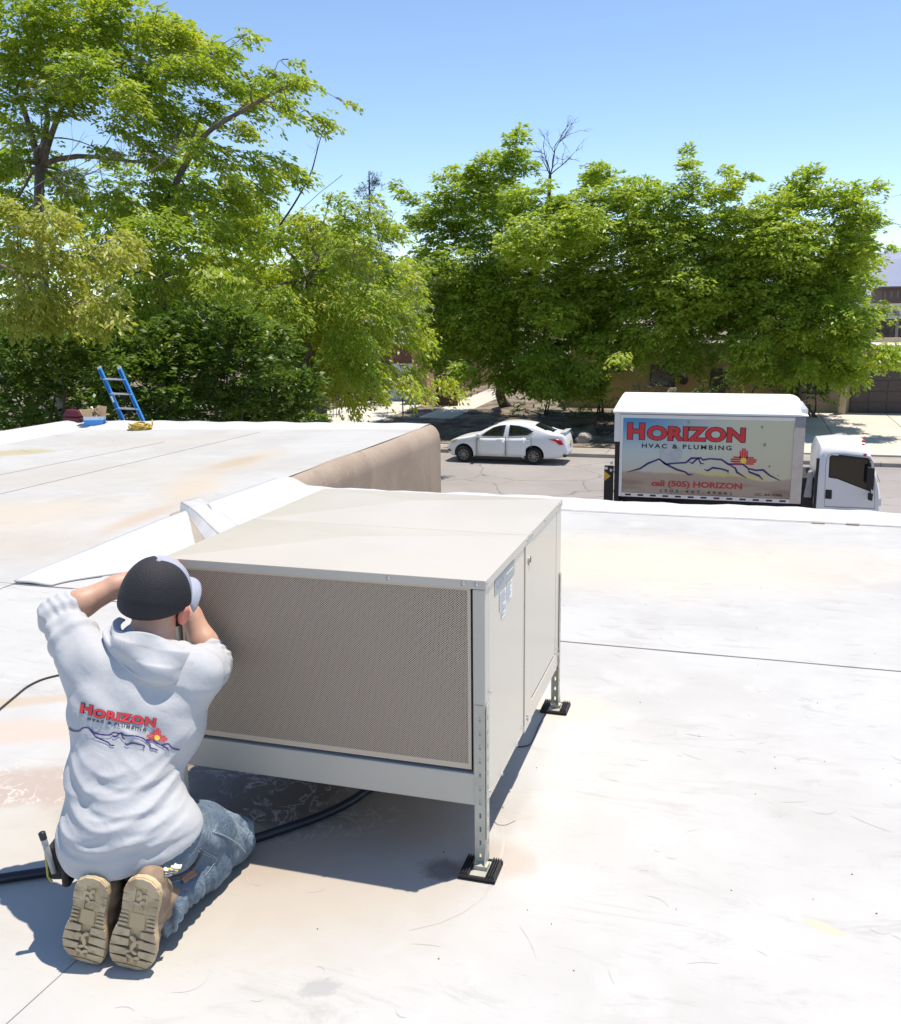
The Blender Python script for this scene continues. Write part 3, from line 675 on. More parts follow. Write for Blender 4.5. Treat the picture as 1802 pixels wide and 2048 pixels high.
# ================================================================== BOX TRUCK
TY = 23.0
truck = thing('box_truck', (-.4, TY+1.2, ROAD), 'white box truck with painted plumbing advert on its side parked along the near kerb', 'truck')
m = Mat('truck_white', (.78, .78, .77), .4); m.vary((.70, .70, .69), 1.5, .45, .7, .7); M_tw = m.m
m = Mat('truck_roof', (.80, .80, .80), .5); m.vary((.74, .74, .73), 2); M_troof = m.m
M_tgrey = simple('truck_grey', (.30, .30, .32), .5); M_tdark = simple('chassis_black', (.014, .014, .016), .6); M_post = simple('cream_post', (.62, .56, .49), .5)
BX0, BX1, BZ0, BZ1, BY1 = -2.6, 1.63, -2.72, -.655, TY+2.6
part('cargo_box', MB().box(BX0, BX1, TY+.012, BY1, BZ0, BZ1), M_tw, truck)
# printed side
m = Mat('printed_side', (.50, .60, .60), .38); x, y, z = m.xyz()[:3]   # object origin (-.4, 24.2, ROAD)
hz = m.math('SUBTRACT', 1.0, m.step(z, 1.55, 2.85)); hx = m.step(x, -2.2, 1.7)
m.mix(m.math('MULTIPLY', m.step(z, 1.9, 2.85), m.math('SUBTRACT', 1.0, m.step(x, -1.6, .9))), (.05, .27, .52))
m.mix(m.math('MULTIPLY', hx, .85), (.60, .58, .38)); m.mix(m.math('MULTIPLY', m.step(z, 2.05, 1.5), .6), (.58, .53, .40))
yb = m.math('MULTIPLY', m.step(z, 1.62, 1.48), m.math('MULTIPLY', m.step(x, -1.6, -.2), m.step(x, 1.7, .5))); m.mix(m.math('MULTIPLY', yb, .75), (.60, .53, .12))
wob = m.math('MULTIPLY', m.math('SUBTRACT', m.noise(1.4, 4), .5), .28)
ed = m.math('ADD', z, m.math('ADD', wob, m.math('MULTIPLY', m.math('SINE', m.math('MULTIPLY', x, 1.5)), .05)))
m.mix(m.step(ed, 1.50, 1.44), (.42, .335, .26)); m.mix(m.math('MULTIPLY', m.step(ed, 1.42, 1.2), m.step(m.noise(2.2, 6, stretch=(.5, 1, 2)), .4, .65)), (.28, .205, .155))
M_sideprint = m.m
side = part('advert_panel', MB().box(-2.53, 1.385, TY+.002, TY+.011, -2.625, -.785), M_sideprint, truck)
def decal(name, polys, mat, dy, parent=side):
    mb = MB()
    for V, Fs in polys: mb.add([(p[0], TY+.002-dy, p[1]) for p in V], Fs)
    o = part(name, mb, mat, parent); md = o.modifiers.new('t', 'SOLIDIFY'); md.thickness = .0012; return o
def word(name, body, x0, x1, z0, z1, mat, off, grow=0, space=1, outline=None):
    if outline:
        for V, Fs in islands(*fit_text(body, x0, x1, z0, z1, off, grow, space)): decal('letter_outline', [(V, Fs)], outline, .002)
    for V, Fs in islands(*fit_text(body, x0, x1, z0, z1, off, 0, space)): decal('letter', [(V, Fs)], mat, .004)
word('letter', 'H', -2.42, -2.02, -1.30, -.905, M_redi, .045, .032, 1, M_ink)
word('lettering', 'ORIZON', -1.95, .31, -1.312, -.965, M_redi, .045, .032, 1.06, M_ink)
word('lettering', 'HVAC & PLUMBING', -2.07, .02, -1.505, -1.395, M_ink, .022, 0, 1.35)
M_redd = simple('dull_red_ink', (.50, .05, .05), .5, var=0)
word('lettering', 'call (505) HORIZON', -1.81, .30, -2.47, -2.29, M_redd, .02, .022, 1.0, simple('outline_dark_red', (.22, .03, .03), .5, var=0))
word('lettering', '(505-467-4966)', -1.60, .075, -2.595, -2.505, M_ink, .012, 0, 1.6)
word('lettering', 'LIC. #414986', .60, 1.22, -2.572, -2.505, M_ink, .01)
def pxz(p): q = on_y(1180+p[0]/2.8907, 740+p[1]/2.8907, TY); return (q.x, q.z)
decal('mountain_line', [ribbon([pxz(p) for p in L], .022) for L in MOUNT], M_purp, .004)
rays, disc = zia(*pxz((887, 524)), .29)
decal('sun_rays', [(r_, [(0, 1, 2, 3)]) for r_ in rays], M_redi, .006); decal('sun_disc', [(disc, [tuple(range(20))])], M_yeli, .008)
mo = pxz((467, 487)); M_moon = Mat('moon_print', (.40, .45, .46), .5); M_moon.vary((.50, .54, .54), 5); M_moon = M_moon.m
decal('moon', [([(mo[0]+.275*math.cos(i*.2618), mo[1]+.255*math.sin(i*.2618)) for i in range(24)], [tuple(range(24))])], M_moon, .001)
M_ball = simple('balloon_print', (.30, .33, .22), .5)
for (px, py, r_) in ((995, 330, .035), (1010, 432, .04), (1037, 557, .03), (570, 300, .035), (1088, 608, .018), (637, 555, .015), (640, 505, .02)):
    c_ = pxz((px, py)); decal('balloon', [([(c_[0], c_[1]-1.5*r_), (c_[0]+.5*r_, c_[1]-.8*r_)]+[(c_[0]+r_*math.cos(a), c_[1]+r_*math.sin(a)) for a in (i*math.pi/6 for i in range(7))]+[(c_[0]-.5*r_, c_[1]-.8*r_)], [tuple(range(10))])], M_ball, .003)
# rails, posts, tape
part('top_rail', MB().box(BX0, BX1, TY-.012, TY+.011, -.70, -.655), M_tgrey, truck); part('top_rail', MB().box(BX0, BX1-.0, TY-.006, TY+.011, -.782, -.703), M_tw, truck)
part('front_post', MB().box(1.388, BX1, TY-.012, TY+.011, BZ0, -.93), M_post, truck); part('front_cap', MB().box(1.40, BX1, TY-.014, TY+.011, -.928, -.704), M_tgrey, truck)
part('rear_post', MB().box(BX0, -2.533, TY-.010, TY+.011, BZ0, -.704), M_tw, truck)
part('bottom_rail', MB().box(-2.53, 1.386, TY-.008, TY+.011, BZ0, -2.628), M_tw, truck)
M_tape = simple('red_tape', (.10, .012, .015), .4)
for i in range(13): part('reflective_tape', MB().box(-2.44+i*.30, -2.30+i*.30, TY-.0105, TY-.0085, -2.695, -2.65), M_tape, truck)
part('rear_frame', MB().box(-2.745, -2.602, TY+.0, BY1, -1.37, -.64), M_tw, truck, bevel=.01); part('rear_frame', MB().box(-2.72, -2.602, TY+.01, BY1, -2.95, -1.372), M_tdark, truck)
RP = [(TY-.03, -.675), (TY-.032, -.64), (TY-.01, -.612), (TY+.6, -.535), (TY+1.2, -.46), (TY+2.0, -.385), (BY1-.10, -.365), (BY1+.03, -.45), (BY1+.03, -.665)]
def roofg(a, b):
    i = b*(len(RP)-1); k = min(int(i), len(RP)-2); t = i-k; y = RP[k][0]*(1-t)+RP[k+1][0]*t; z = RP[k][1]*(1-t)+RP[k+1][1]*t
    x = -2.78+(BX1+.02+2.78)*a
    if a > .93: e = (a-.93)/.07; z = -.665+(z+.665)*math.sqrt(max(0, 1-e*e*.92)); x += .03*math.sin(e*math.pi/2)
    return (x, y, z)
part('cargo_roof', MB().grid(roofg, 60, 24), M_troof, truck, smooth=True)
mb = MB().poly([(-2.78, y, z) for y, z in RP]); part('roof_end', mb, M_tw, truck)
for i in range(9): part('nose_rib', MB().box(BX1-.10, BX1+.047, TY+.2+i*.25, TY+.235+i*.25, -.64, -.515), M_tw, truck, bevel=.01)
# liftgate and its striped post
part('gate_post', MB().box(-2.98, -2.76, TY+.10, TY+.22, -3.15, -2.0), M_tdark, truck)
mbw = simple('reflector_white', (.72, .72, .70), .4)
for (px, py, w) in ((1232, 935, .10), (1231, 944, .10), (1232, 952, .07), (1232, 961, .10), (1232, 972, .10), (1231, 982, .11), (1223, 926, .07), (1222, 940, .06), (1212, 936, .08)):
    q = on_y(px, py, TY+.09); part('reflector', MB().box(q.x-w/2, q.x+w/2, TY+.085, TY+.099, q.z-.035, q.z+.03), mbw, truck)
qa, qb, qc = on_y(1208, 941, TY+.09), on_y(1221, 952, TY+.09), on_y(1209, 962, TY+.09)
part('warning_triangle', MB().prism([qa, qb, qc], (0, .02, 0)), simple('amber', (.70, .42, .03), .4), truck)
part('lift_platform', MB().box(-4.3, -3.0, TY+.25, TY+2.2, ROAD+.18, ROAD+.26), simple('platform_grey', (.45, .45, .45), .6), truck, bevel=.02)
part('platform_edge', MB().box(-4.9, -2.9, TY-.3, TY+.24, ROAD+.16, ROAD+.28), simple('platform_tan', (.50, .40, .26), .7), truck, bevel=.02)
# cab
CS = [(1.99, -2.95), (1.97, -2.70), (1.985, -2.2), (2.0, -1.62), (2.07, -1.52), (2.5, -1.50), (2.98, -1.535), (3.07, -1.62), (3.20, -2.0), (3.29, -2.32), (3.33, -2.6), (3.34, -2.95)]
CT = [(1.93, -2.95), (1.90, -2.70), (1.90, -2.2), (1.90, -1.6), (1.98, -1.30), (2.45, -1.24), (2.98, -1.27), (3.10, -1.50), (3.26, -1.95), (3.36, -2.32), (3.42, -2.6), (3.44, -2.95)]
ys = [(TY+.12, 0), (TY+.16, .25), (TY+.34, .8), (TY+.7, 1), (TY+1.5, 1), (TY+1.86, .8), (TY+2.04, .25), (TY+2.08, 0)]
V = []; 
for (y, t) in ys: V += [(a[0]*(1-t)+b[0]*t, y, a[1]*(1-t)+b[1]*t) for a, b in zip(CS, CT)]
n = len(CS); Fs = [(i*n+k, (i+1)*n+k, (i+1)*n+k+1, i*n+k+1) for i in range(len(ys)-1) for k in range(n-1)]
Fs += [tuple(range(n)), tuple((len(ys)-1)*n+k for k in range(n))[::-1], ]
M_cab = Mat('cab_white', (.74, .74, .745), .25); M_cab = M_cab.m
cabo = part('cab', MB().add(V, Fs), M_cab, truck, smooth=True, auto=.7)
M_glass = Mat('dark_glass', (.012, .014, .015), .04, 0, .6); M_glass = M_glass.m
def cabp(px, py, dy=0): q = on_y(px, py, TY+.12); return (q.x, TY+.12-dy, q.z)
door = part('door', MB().prism([cabp(*p, .006) for p in ((1649, 1012), (1652, 930), (1656, 911), (1668, 907), (1740, 914), (1748, 930), (1749, 1016))], (0, .01, 0)), M_cab, truck, bevel=.004)
part('door_gap', MB().prism([cabp(*p, .001) for p in ((1648, 1014), (1651, 930), (1655.2, 910), (1667.7, 906), (1740.6, 913), (1749, 930), (1750, 1018))], (0, .003, 0)), M_tgrey, truck)
wnd = part('window_frame', MB().prism([cabp(*p, .0085) for p in ((1657, 955), (1659, 914), (1663, 910), (1735, 917), (1743, 927), (1742, 984), (1675, 958))], (0, .006, 0)), M_tdark, door)
part('window', MB().prism([cabp(*p, .011) for p in ((1660, 952), (1661, 916), (1665, 912), (1733, 919), (1740, 928), (1739, 980), (1676, 955))], (0, .004, 0)), M_glass, door)
part('door_handle', MB().prism([cabp(*p, .02) for p in ((1651, 979), (1664, 980), (1663, 998), (1650, 997))], (0, .03, 0)), M_tdark, door, bevel=.006)
mir = part('mirror', MB().prism([cabp(*p, .28) for p in ((1732, 930), (1747, 933), (1744, 978), (1729, 966))], (0, .07, 0)), M_tdark, truck, bevel=.02)
part('mirror_arm', MB().tube([cabp(1738, 918, .02), cabp(1739, 925, .24), cabp(1738, 985, .24), cabp(1741, 992, .02)], .014, 6), M_tdark, mir, smooth=True)
part('mirror', MB().prism([cabp(*p, .22) for p in ((1734, 982), (1744, 984), (1742, 999), (1733, 996))], (0, .08, 0)), M_tdark, truck, bevel=.015)
part('indicator_panel', MB().prism([cabp(*p, .004) for p in ((1755, 998), (1763, 997), (1762, 1012), (1755, 1012))], (0, .006, 0)), M_tw, truck, bevel=.006)
part('rain_visor', MB().prism([cabp(*p, .03) for p in ((1677, 909), (1737, 916), (1743, 922), (1735, 920), (1678, 913))], (0, .03, 0)), M_tdark, truck)
M_red = simple('red_lens', (.55, .02, .015), .25)
for (x_, y_, z_) in ((2.93, TY+.36, -1.335), (2.95, TY+.55, -1.285), (2.97, TY+.62, -1.28), (2.96, TY+.14, -1.53)):
    part('clearance_light', MB().obox((x_, y_, z_), (.035, 0, 0), (0, .04, 0), (0, 0, .025)), M_red, truck, bevel=.012)
part('windscreen', MB().add([(3.085, TY+.20, -1.60), (3.115, TY+2.0, -1.60), (3.325, TY+2.0, -2.18), (3.29, TY+.20, -2.18), ], [(0, 1, 2, 3)]), M_glass, truck)
part('wiper', MB().tube([(3.36, TY+.4, -2.2), (3.25, TY+.9, -1.9)], .008, 5), M_tdark, truck)
part('cab_back_gap', MB().box(1.66, 1.93, TY+.3, TY+2.0, -3.0, -2.15), M_tdark, truck)
part('air_intake', MB().prism([(1.70, TY+.2, -2.6), (1.88, TY+.2, -2.6), (1.88, TY+.2, -1.95), (1.78, TY+.2, -2.0)], (0, .25, 0)), M_tgrey, truck, bevel=.02)
part('cab_rear_trim', MB().box(1.93, 1.985, TY+.11, TY+.2, -2.9, -1.65), M_tdark, truck)
part('chassis', MB().box(-2.6, 3.2, TY+.6, TY+.75, ROAD+.55, -2.73).box(-2.6, 3.2, TY+1.6, TY+1.75, ROAD+.55, -2.73), M_tdark, truck)
part('bumper', MB().box(3.05, 3.46, TY+.1, TY+2.1, ROAD+.4, -2.951), M_cab, truck, bevel=.04)
M_tyre = simple('tyre_rubber', (.018, .018, .018), .85); M_rim = simple('steel_rim', (.42, .42, .42), .4, .6)
def wheel(x, y, z, r, w, par, side=-1, rim=M_rim, spokes=0):
    q = origin(par); e = bpy.data.objects.new('wheel', None); COL.objects.link(e); e.parent = par; e.location = (x-q.x, y-q.y, z-q.z)
    Mx = Matrix.Rotation(math.pi/2, 4, 'X')
    part('tyre', MB().lathe([(r*.64, -w/2), (r*.9, -w/2), (r*.98, -w*.38), (r, -w*.2), (r, w*.2), (r*.98, w*.38), (r*.9, w/2), (r*.64, w/2), (r*.62, 0), (r*.64, -w/2)], 32, Mx), M_tyre, e, local=True, smooth=True)
    s_ = -side
    if spokes:
        mb = MB().lathe([(r*.66, s_*w*.45), (r*.60, s_*w*.48), (r*.56, s_*w*.40), (r*.55, s_*w*.1)], 32, Mx)
        for k in range(spokes):
            a = 2*math.pi*k/spokes; c_, s2 = math.cos(a), math.sin(a)
            mb.obox((c_*r*.32, -s_*w*.38, s2*r*.32), (c_*r*.27, 0, s2*r*.27), (-s2*r*.045, 0, c_*r*.045), (0, .012, 0))
        mb.lathe([(0, s_*w*.47), (r*.1, s_*w*.46), (r*.14, s_*w*.3)], 16, Mx); part('rim', mb, rim, e, local=True)
        part('hub_shadow', MB().lathe([(0, s_*w*.05), (r*.6, s_*w*.05)], 24, Mx), M_tdark, e, local=True)
    else: part('rim', MB().lathe([(0, s_*w*.1), (r*.3, s_*w*.12), (r*.36, s_*w*.3), (r*.55, s_*w*.2), (r*.62, s_*w*.45), (r*.66, s_*w*.47)], 24, Mx), rim, e, local=True, smooth=True)
for x in (-1.5, 2.55):
    for (y, s_) in ((TY+.16, -1), (TY+2.1, 1)): wheel(x, y, ROAD+.38, .38, .24, truck, s_)
# ================================================================== WHITE SEDAN
CX0, CYN = -10.06, 32.78     # front end, near flank; s runs back along +x
car = thing('sedan_car', (CX0+2.2, CYN+.84, ROAD), 'white four-door saloon car parked at the far kerb in front of the trees', 'car')
M_car = Mat('car_white', (.76, .77, .79), .18, 0, .6); M_car = M_car.m
def lerp_tab(tab, s):
    for (a, va), (b, vb) in zip(tab, tab[1:]):
        if s <= b:
            t = (s-a)/(b-a); t = t*t*(3-2*t)*.5+t*.5; return va+(vb-va)*t
    return tab[-1][1]
TOP = [(0, .60), (.05, .72), (.2, .82), (.55, .92), (1.05, 1.0), (1.35, 1.17), (1.7, 1.36), (2.05, 1.47), (2.4, 1.50), (2.8, 1.485), (3.2, 1.42), (3.55, 1.29), (3.9, 1.145), (4.1, 1.10), (4.32, 1.10), (4.42, 1.0), (4.48, .72), (4.5, .6)]
BELT = [(0, .55), (.2, .74), (.6, .84), (1.2, .94), (2.2, .97), (3.2, 1.0), (4.0, 1.03), (4.35, 1.0), (4.5, .58)]
WID = [(0, .55), (.08, .66), (.3, .78), (.7, .83), (2, .85), (3.3, .845), (4.1, .80), (4.38, .72), (4.5, .6)]
BOT = [(0, .30), (.15, .2), (.6, .17), (3.8, .17), (4.3, .24), (4.5, .36)]
def section(s):
    zt, zb, w, z0 = lerp_tab(TOP, s), lerp_tab(BELT, s), lerp_tab(WID, s), lerp_tab(BOT, s); zb = min(zb, zt-.02); g = min(1, max(0, (zt-zb-.05)/.42))
    return [(0, z0), (w*.8, z0), (w*.95, z0+.05), (w*.985, z0+(zb-z0)*.28), (w, z0+(zb-z0)*.58), (w*.985, z0+(zb-z0)*.8), (w*.95, zb), (w*(.95-.07*g)-.02*g, zb+(zt-zb)*.42), (w*(.95-.20*g)-.04*(1-g), zb+(zt-zb)*.86), (w*(.80-.22*g), zb+(zt-zb)*.965), (w*.4, zt-.006), (0, zt)]
ss = [0, .03, .08, .16, .3, .5, .75, 1.0, 1.15, 1.3, 1.5, 1.7, 1.9, 2.1, 2.4, 2.7, 3.0, 3.25, 3.5, 3.7, 3.9, 4.05, 4.2, 4.32, 4.4, 4.46, 4.5]
V = []; k = 12
for s in ss:
    h = section(s); ring = [(-y, z) for y, z in h] + [(y, z) for y, z in h[1:-1]][::-1]; V += [(CX0+s, CYN+.85+y, ROAD+z) for y, z in ring]
nr = 22; Fs = [(i*nr+j, i*nr+(j+1) % nr, (i+1)*nr+(j+1) % nr, (i+1)*nr+j) for i in range(len(ss)-1) for j in range(nr)]
Fs += [tuple(range(nr))[::-1], tuple((len(ss)-1)*nr+j for j in range(nr))]
body = part('body', MB().add(V, Fs), M_car, car, smooth=True, sub=1)
def cut_arches(o, cuts):
    mb = MB()
    for (x, y0, y1, z, r) in cuts: mb.lathe([(0, y0), (r, y0), (r, y1), (0, y1)], 28, Matrix.Translation((x, 0, z)) @ Matrix.Rotation(-math.pi/2, 4, 'X'))
    c = part('cut', mb, M_tdark, None, weld=True); md = o.modifiers.new('b', 'BOOLEAN'); md.object = c; md.operation = 'DIFFERENCE'; md.solver = 'EXACT'
    bpy.context.view_layer.update(); me = bpy.data.meshes.new_from_object(o.evaluated_get(bpy.context.evaluated_depsgraph_get()))
    o.modifiers.clear(); o.data = me; bpy.data.objects.remove(c)
    bm = bmesh.new(); bm.from_mesh(me)
    for f in bm.faces: f.smooth = True
    for e in bm.edges:
        if len(e.link_faces) == 2 and e.calc_face_angle(0) > .75: e.smooth = False
    bm.to_mesh(me); bm.free()
WF, WR = .68, 3.29
q = origin(car)
cut_arches(body, [(CX0+w_, CYN-.2, CYN+.32, ROAD+.33, .37) for w_ in (WF, WR)] + [(CX0+w_, CYN+1.4, CYN+2, ROAD+.33, .37) for w_ in (WF, WR)])
part('wheel_well', MB().box(CX0+WF-.36, CX0+WF+.36, CYN+.3, CYN+1.4, ROAD+.2, ROAD+.7).box(CX0+WR-.36, CX0+WR+.36, CYN+.3, CYN+1.4, ROAD+.2, ROAD+.7), M_tdark, car)
M_alloy = simple('dark_alloy', (.30, .28, .27), .4, .5)
for w_ in (WF, WR): wheel(CX0+w_, CYN+.10, ROAD+.30, .30, .2, car, -1, M_alloy, 9); wheel(CX0+w_, CYN+1.60, ROAD+.30, .30, .2, car, 1, M_alloy, 9)
def flank(s, z):   # half-width of the body at (s, z)
    h = section(s)[1:]
    for (a, za), (b, zb_) in zip(h, h[1:]):
        if za <= z <= zb_: return a+(b-a)*(z-za)/max(1e-6, zb_-za)
    return h[-1][0]
def side_patch(name, poly, mat, par, off=.012, thick=.01):
    """a panel or pane following the body side; poly in (s, z)"""
    c = (sum(p[0] for p in poly)/len(poly), sum(p[1] for p in poly)/len(poly)); res = []
    for (a, b) in zip(poly, poly[1:]+poly[:1]): res += [(a[0]+(b[0]-a[0])*t/4, a[1]+(b[1]-a[1])*t/4) for t in range(4)]
    rings = []
    for r_ in (1, .66, .33): rings.append([(c[0]+(p[0]-c[0])*r_, c[1]+(p[1]-c[1])*r_) for p in res])
    V = [p for R_r in rings for p in R_r]+[c]; n = len(res)
    Fs = [(i*n+j, i*n+(j+1) % n, (i+1)*n+(j+1) % n, (i+1)*n+j) for i in range(2) for j in range(n)]+[(2*n+j, 2*n+(j+1) % n, 3*n) for j in range(n)]
    o = part(name, MB().add([(CX0+s, CYN+.85-flank(s, z)-off, ROAD+z) for s, z in V], Fs), mat, par, smooth=True)
    md = o.modifiers.new('t', 'SOLIDIFY'); md.thickness = thick; return o
M_ctrim = simple('black_trim', (.02, .02, .02), .4)
W1 = [(1.33, .99), (1.52, 1.14), (1.78, 1.30), (2.02, 1.37), (2.24, 1.395), (2.17, .995)]
W2 = [(2.38, 1.40), (2.72, 1.375), (3.02, 1.305), (3.27, 1.19), (3.05, 1.05), (2.36, 1.005)]
def doorp(name, s0, s1, zs, win):
    d = side_patch(name, [(s0, .30), (s0-.01, zs), (s1+.01, zs+.03), (s1, .30)], M_car, car, .006, .006); side_patch('window', win, M_glass, d, .014, .006); return d
for s_, z0, z1 in ((1.16, .27, .93), (2.26, .25, .99), (3.2, .62, 1.0)): part('door_gap', MB().obox((CX0+s_, CYN+.85-flank(s_, (z0+z1)/2)-.004, ROAD+(z0+z1)/2), (.007, 0, 0), (0, .012, 0), (0, 0, (z1-z0)/2)), simple('gap_grey', (.25, .25, .26)), car)
d1 = doorp('door', 1.19, 2.235, .90, W1); d2 = doorp('door', 2.285, 3.0, .92, W2)
for d_, s_ in ((d1, 2.03), (d2, 3.07)):
    part('handle', MB().obox((CX0+s_, CYN+.85-flank(s_, .86)-.03, ROAD+.86), (.10, 0, 0), (0, .015, 0), (0, 0, .016)), M_car, d_, bevel=.012)
    side_patch('handle_recess', [(s_-.11, .855), (s_-.1, .885), (s_+.1, .885), (s_+.11, .855)], M_ctrim, d_, .014, .003)
side_patch('headlight', [(.10, .70), (.16, .76), (.30, .835), (.50, .86), (.40, .80), (.24, .70)], simple('headlight_lens', (.55, .50, .42), .15), car, .016)
side_patch('fog_grille', [(.05, .38), (.06, .47), (.20, .38)], M_ctrim, car, .014)
side_patch('tail_light', [(3.82, .93), (4.05, .95), (4.28, .90), (4.36, .74), (4.22, .73), (4.08, .85)], simple('tail_lens', (.50, .012, .02), .2), car, .016)
mr = part('wing_mirror', MB().obox((CX0+1.27, CYN-.10, ROAD+1.03), (.06, 0, 0), (0, .09, 0), (0, 0, .06)), M_car, car, bevel=.03); 
part('mirror_base', MB().obox((CX0+1.24, CYN+.02, ROAD+.985), (.05, 0, 0), (0, .07, 0), (0, 0, .02)), M_ctrim, mr)
def glass_top(name, s0, s1, f0, f1):
    def fn(a, b):
        s = s0+(s1-s0)*a; h = section(s); w = h[9][0]*(f0+(f1-f0)*a); y = -w+2*w*b; t = abs(y)/max(.01, h[10][0]); z = h[11][1]-(.006*min(1, t)**2)-max(0, (abs(y)-h[10][0]))*.09
        return (CX0+s, CYN+.85+y, ROAD+z+.012)
    return part(name, MB().grid(fn, 8, 8), M_glass, car, smooth=True)
glass_top('windscreen', 1.12, 1.86, 1.02, 1.0); glass_top('rear_window', 3.28, 3.92, .95, 1.1)
part('spoiler', MB().obox((CX0+4.30, CYN+.85, ROAD+1.155), (.10, 0, .01), (0, .58, 0), (-.002, 0, .015)), M_car, car, bevel=.012)
for y in (-.5, .5): part('spoiler_foot', MB().box(CX0+4.26, CX0+4.32, CYN+.85+y-.03, CYN+.85+y+.03, ROAD+1.08, ROAD+1.15), M_car, car)
part('sill', MB().box(CX0+1.1, CX0+2.85, CYN+.03, CYN+.06, ROAD+.17, ROAD+.25), M_ctrim, car)
part('exhaust_trim', MB().obox((CX0+4.40, CYN+.4, ROAD+.34), (.06, 0, 0), (0, .3, 0), (0, 0, .05)), M_ctrim, car, bevel=.02)
part('number_plate', MB().obox((CX0+4.505, CYN+.85, ROAD+.75), (.006, 0, 0), (0, .16, 0), (0, 0, .08)), simple('plate_yellow', (.6, .5, .2)), car)
# ================================================================== HOUSES ACROSS THE STREET
def yz(y): return yard_z(y)
M_winf = simple('window_frame_dark', (.05, .045, .04), .5)
M_pane = Mat('house_glass', (.05, .06, .07), .06, 0, .6).m
def house(name, label, x0, x1, y0, y1, h, mat, roofmat, par_h=.25, walls_front=None):
    z0 = yz(y0); t = thing(name, ((x0+x1)/2, (y0+y1)/2, z0), label, 'house')
    mb = MB(); mb.box(x0, x1, y0, y1, z0-.6, z0+h); part('wall', mb, mat, t, bevel=.03)
    mb = MB()
    for a in ((x0-.02, x1+.02, y0-.02, y0+.22), (x0-.02, x1+.02, y1-.22, y1+.02), (x0-.02, x0+.22, y0+.221, y1-.221), (x1-.22, x1+.02, y0+.221, y1-.221)): mb.box(*a, z0+h-.02, z0+h+par_h)
    part('parapet', mb, mat, t, bevel=.03)
    part('flat_roof', MB().poly([(x0+.2, y0+.2, z0+h+.02), (x1-.2, y0+.2, z0+h+.02), (x1-.2, y1-.2, z0+h+.02), (x0+.2, y1-.2, z0+h+.02)]), roofmat, t)
    return t, z0
def window(t, x0, x1, y, z0, z1, nx=2):
    f = part('window', MB().box(x0, x1, y-.05, y+.02, z0, z0+.06).box(x0, x1, y-.05, y+.02, z1-.06, z1).box(x0, x0+.06, y-.05, y+.02, z0+.06, z1-.06).box(x1-.06, x1, y-.05, y+.02, z0+.06, z1-.06), M_winf, t)
    for i in range(nx): a = x0+.065+(x1-x0-.13)*i/nx; b = x0+.065+(x1-x0-.13)*(i+1)/nx-.03; part('pane', MB().box(a, b, y-.025, y-.018, z0+.065, z1-.065), M_pane, f)
    part('sill', MB().box(x0-.05, x1+.05, y-.10, y-.0505, z0-.06, z0), M_conc, f)
m = Mat('ochre_stucco', (.44, .32, .17), .9); m.vary((.38, .27, .14), 1.5, .4, .7); m.bump(m.noise(40, 5), .5, .02); M_och = m.m
m = Mat('sand_stucco', (.46, .36, .25), .9); m.vary((.40, .31, .21), 1.5, .4, .7); m.bump(m.noise(40, 5), .5, .02); M_sand = m.m
m = Mat('rose_stucco', (.45, .26, .19), .9); m.vary((.38, .21, .15), 1.5, .4, .7); m.bump(m.noise(40, 5), .5, .02); M_rose = m.m
M_wroof = simple('white_roof_coat', (.70, .69, .66), .8); M_groof = simple('grey_roof_felt', (.30, .30, .30), .9)
M_white_d = simple('white_paint', (.70, .71, .72), .5, var=.06); M_brownd = simple('brown_door_paint', (.085, .065, .06), .6)
px = lambda x_, y_: on_y(x_, 760, y_).x
# ochre house
hA, zA = house('ochre_house', 'ochre stucco house with dark-framed window behind the bush and the box truck', px(1140, 50), px(1575, 50), 50, 62, 3.1, M_och, M_groof)
a = on_y(1192, 745, 49.99); b = on_y(1247, 716, 49.99); window(hA, a.x, b.x, 49.99, a.z, b.z)
part('door', MB().box(px(1420, 50), px(1452, 50), 49.93, 50.01, zA, zA+2.05), M_brownd, hA)
window(hA, px(1300, 50), px(1350, 50), 49.99, zA+1.1, zA+2.2)
# house with the brown garage at the right
y1_ = 49.2; hB, zB = house('sand_house', 'sand stucco house with dark brown garage door and white flat roof at the right edge', px(1590, y1_), px(1590, y1_)+17, y1_, 63, 2.95, M_sand, M_wroof, .3)
gx0, gx1 = px(1702, y1_), px(1702, y1_)+4.9
gd = part('garage_door', MB().box(gx0, gx1, y1_-.03, y1_+.05, zB, zB+2.15), M_brownd, hB)
for i in range(4):
    for j in range(6):
        xa = gx0+.04+(gx1-gx0-.04)*j/6; xb = gx0+(gx1-gx0-.04)*(j+1)/6; za, zb = zB+.04+.53*i, zB+.04+.53*i+.49
        if i == 3: continue
        part('door_panel', MB().box(xa, xb, y1_-.055, y1_-.0305, za, zb), M_brownd, gd, bevel=.012, seg=1)
for j in range(6):
    xa = gx0+.10+(gx1-gx0-.04)*j/6; xb = gx0-.06+(gx1-gx0-.04)*(j+1)/6; part('pane', MB().box(xa, xb, y1_-.05, y1_-.0305, zB+1.68, zB+2.0), M_pane, gd)
part('garage_eave', MB().box(gx0-.3, gx1+.3, y1_-.55, y1_-.06, zB+2.3, zB+2.55), M_sand, hB, bevel=.03)
part('post', MB().box(px(1679, y1_-.6), px(1679, y1_-.6)+.34, y1_-.95, y1_-.6, zB-.1, zB+2.29), M_sand, hB, bevel=.05)
window(hB, px(1615, y1_), px(1655, y1_), y1_-.01, zB+.9, zB+1.9)
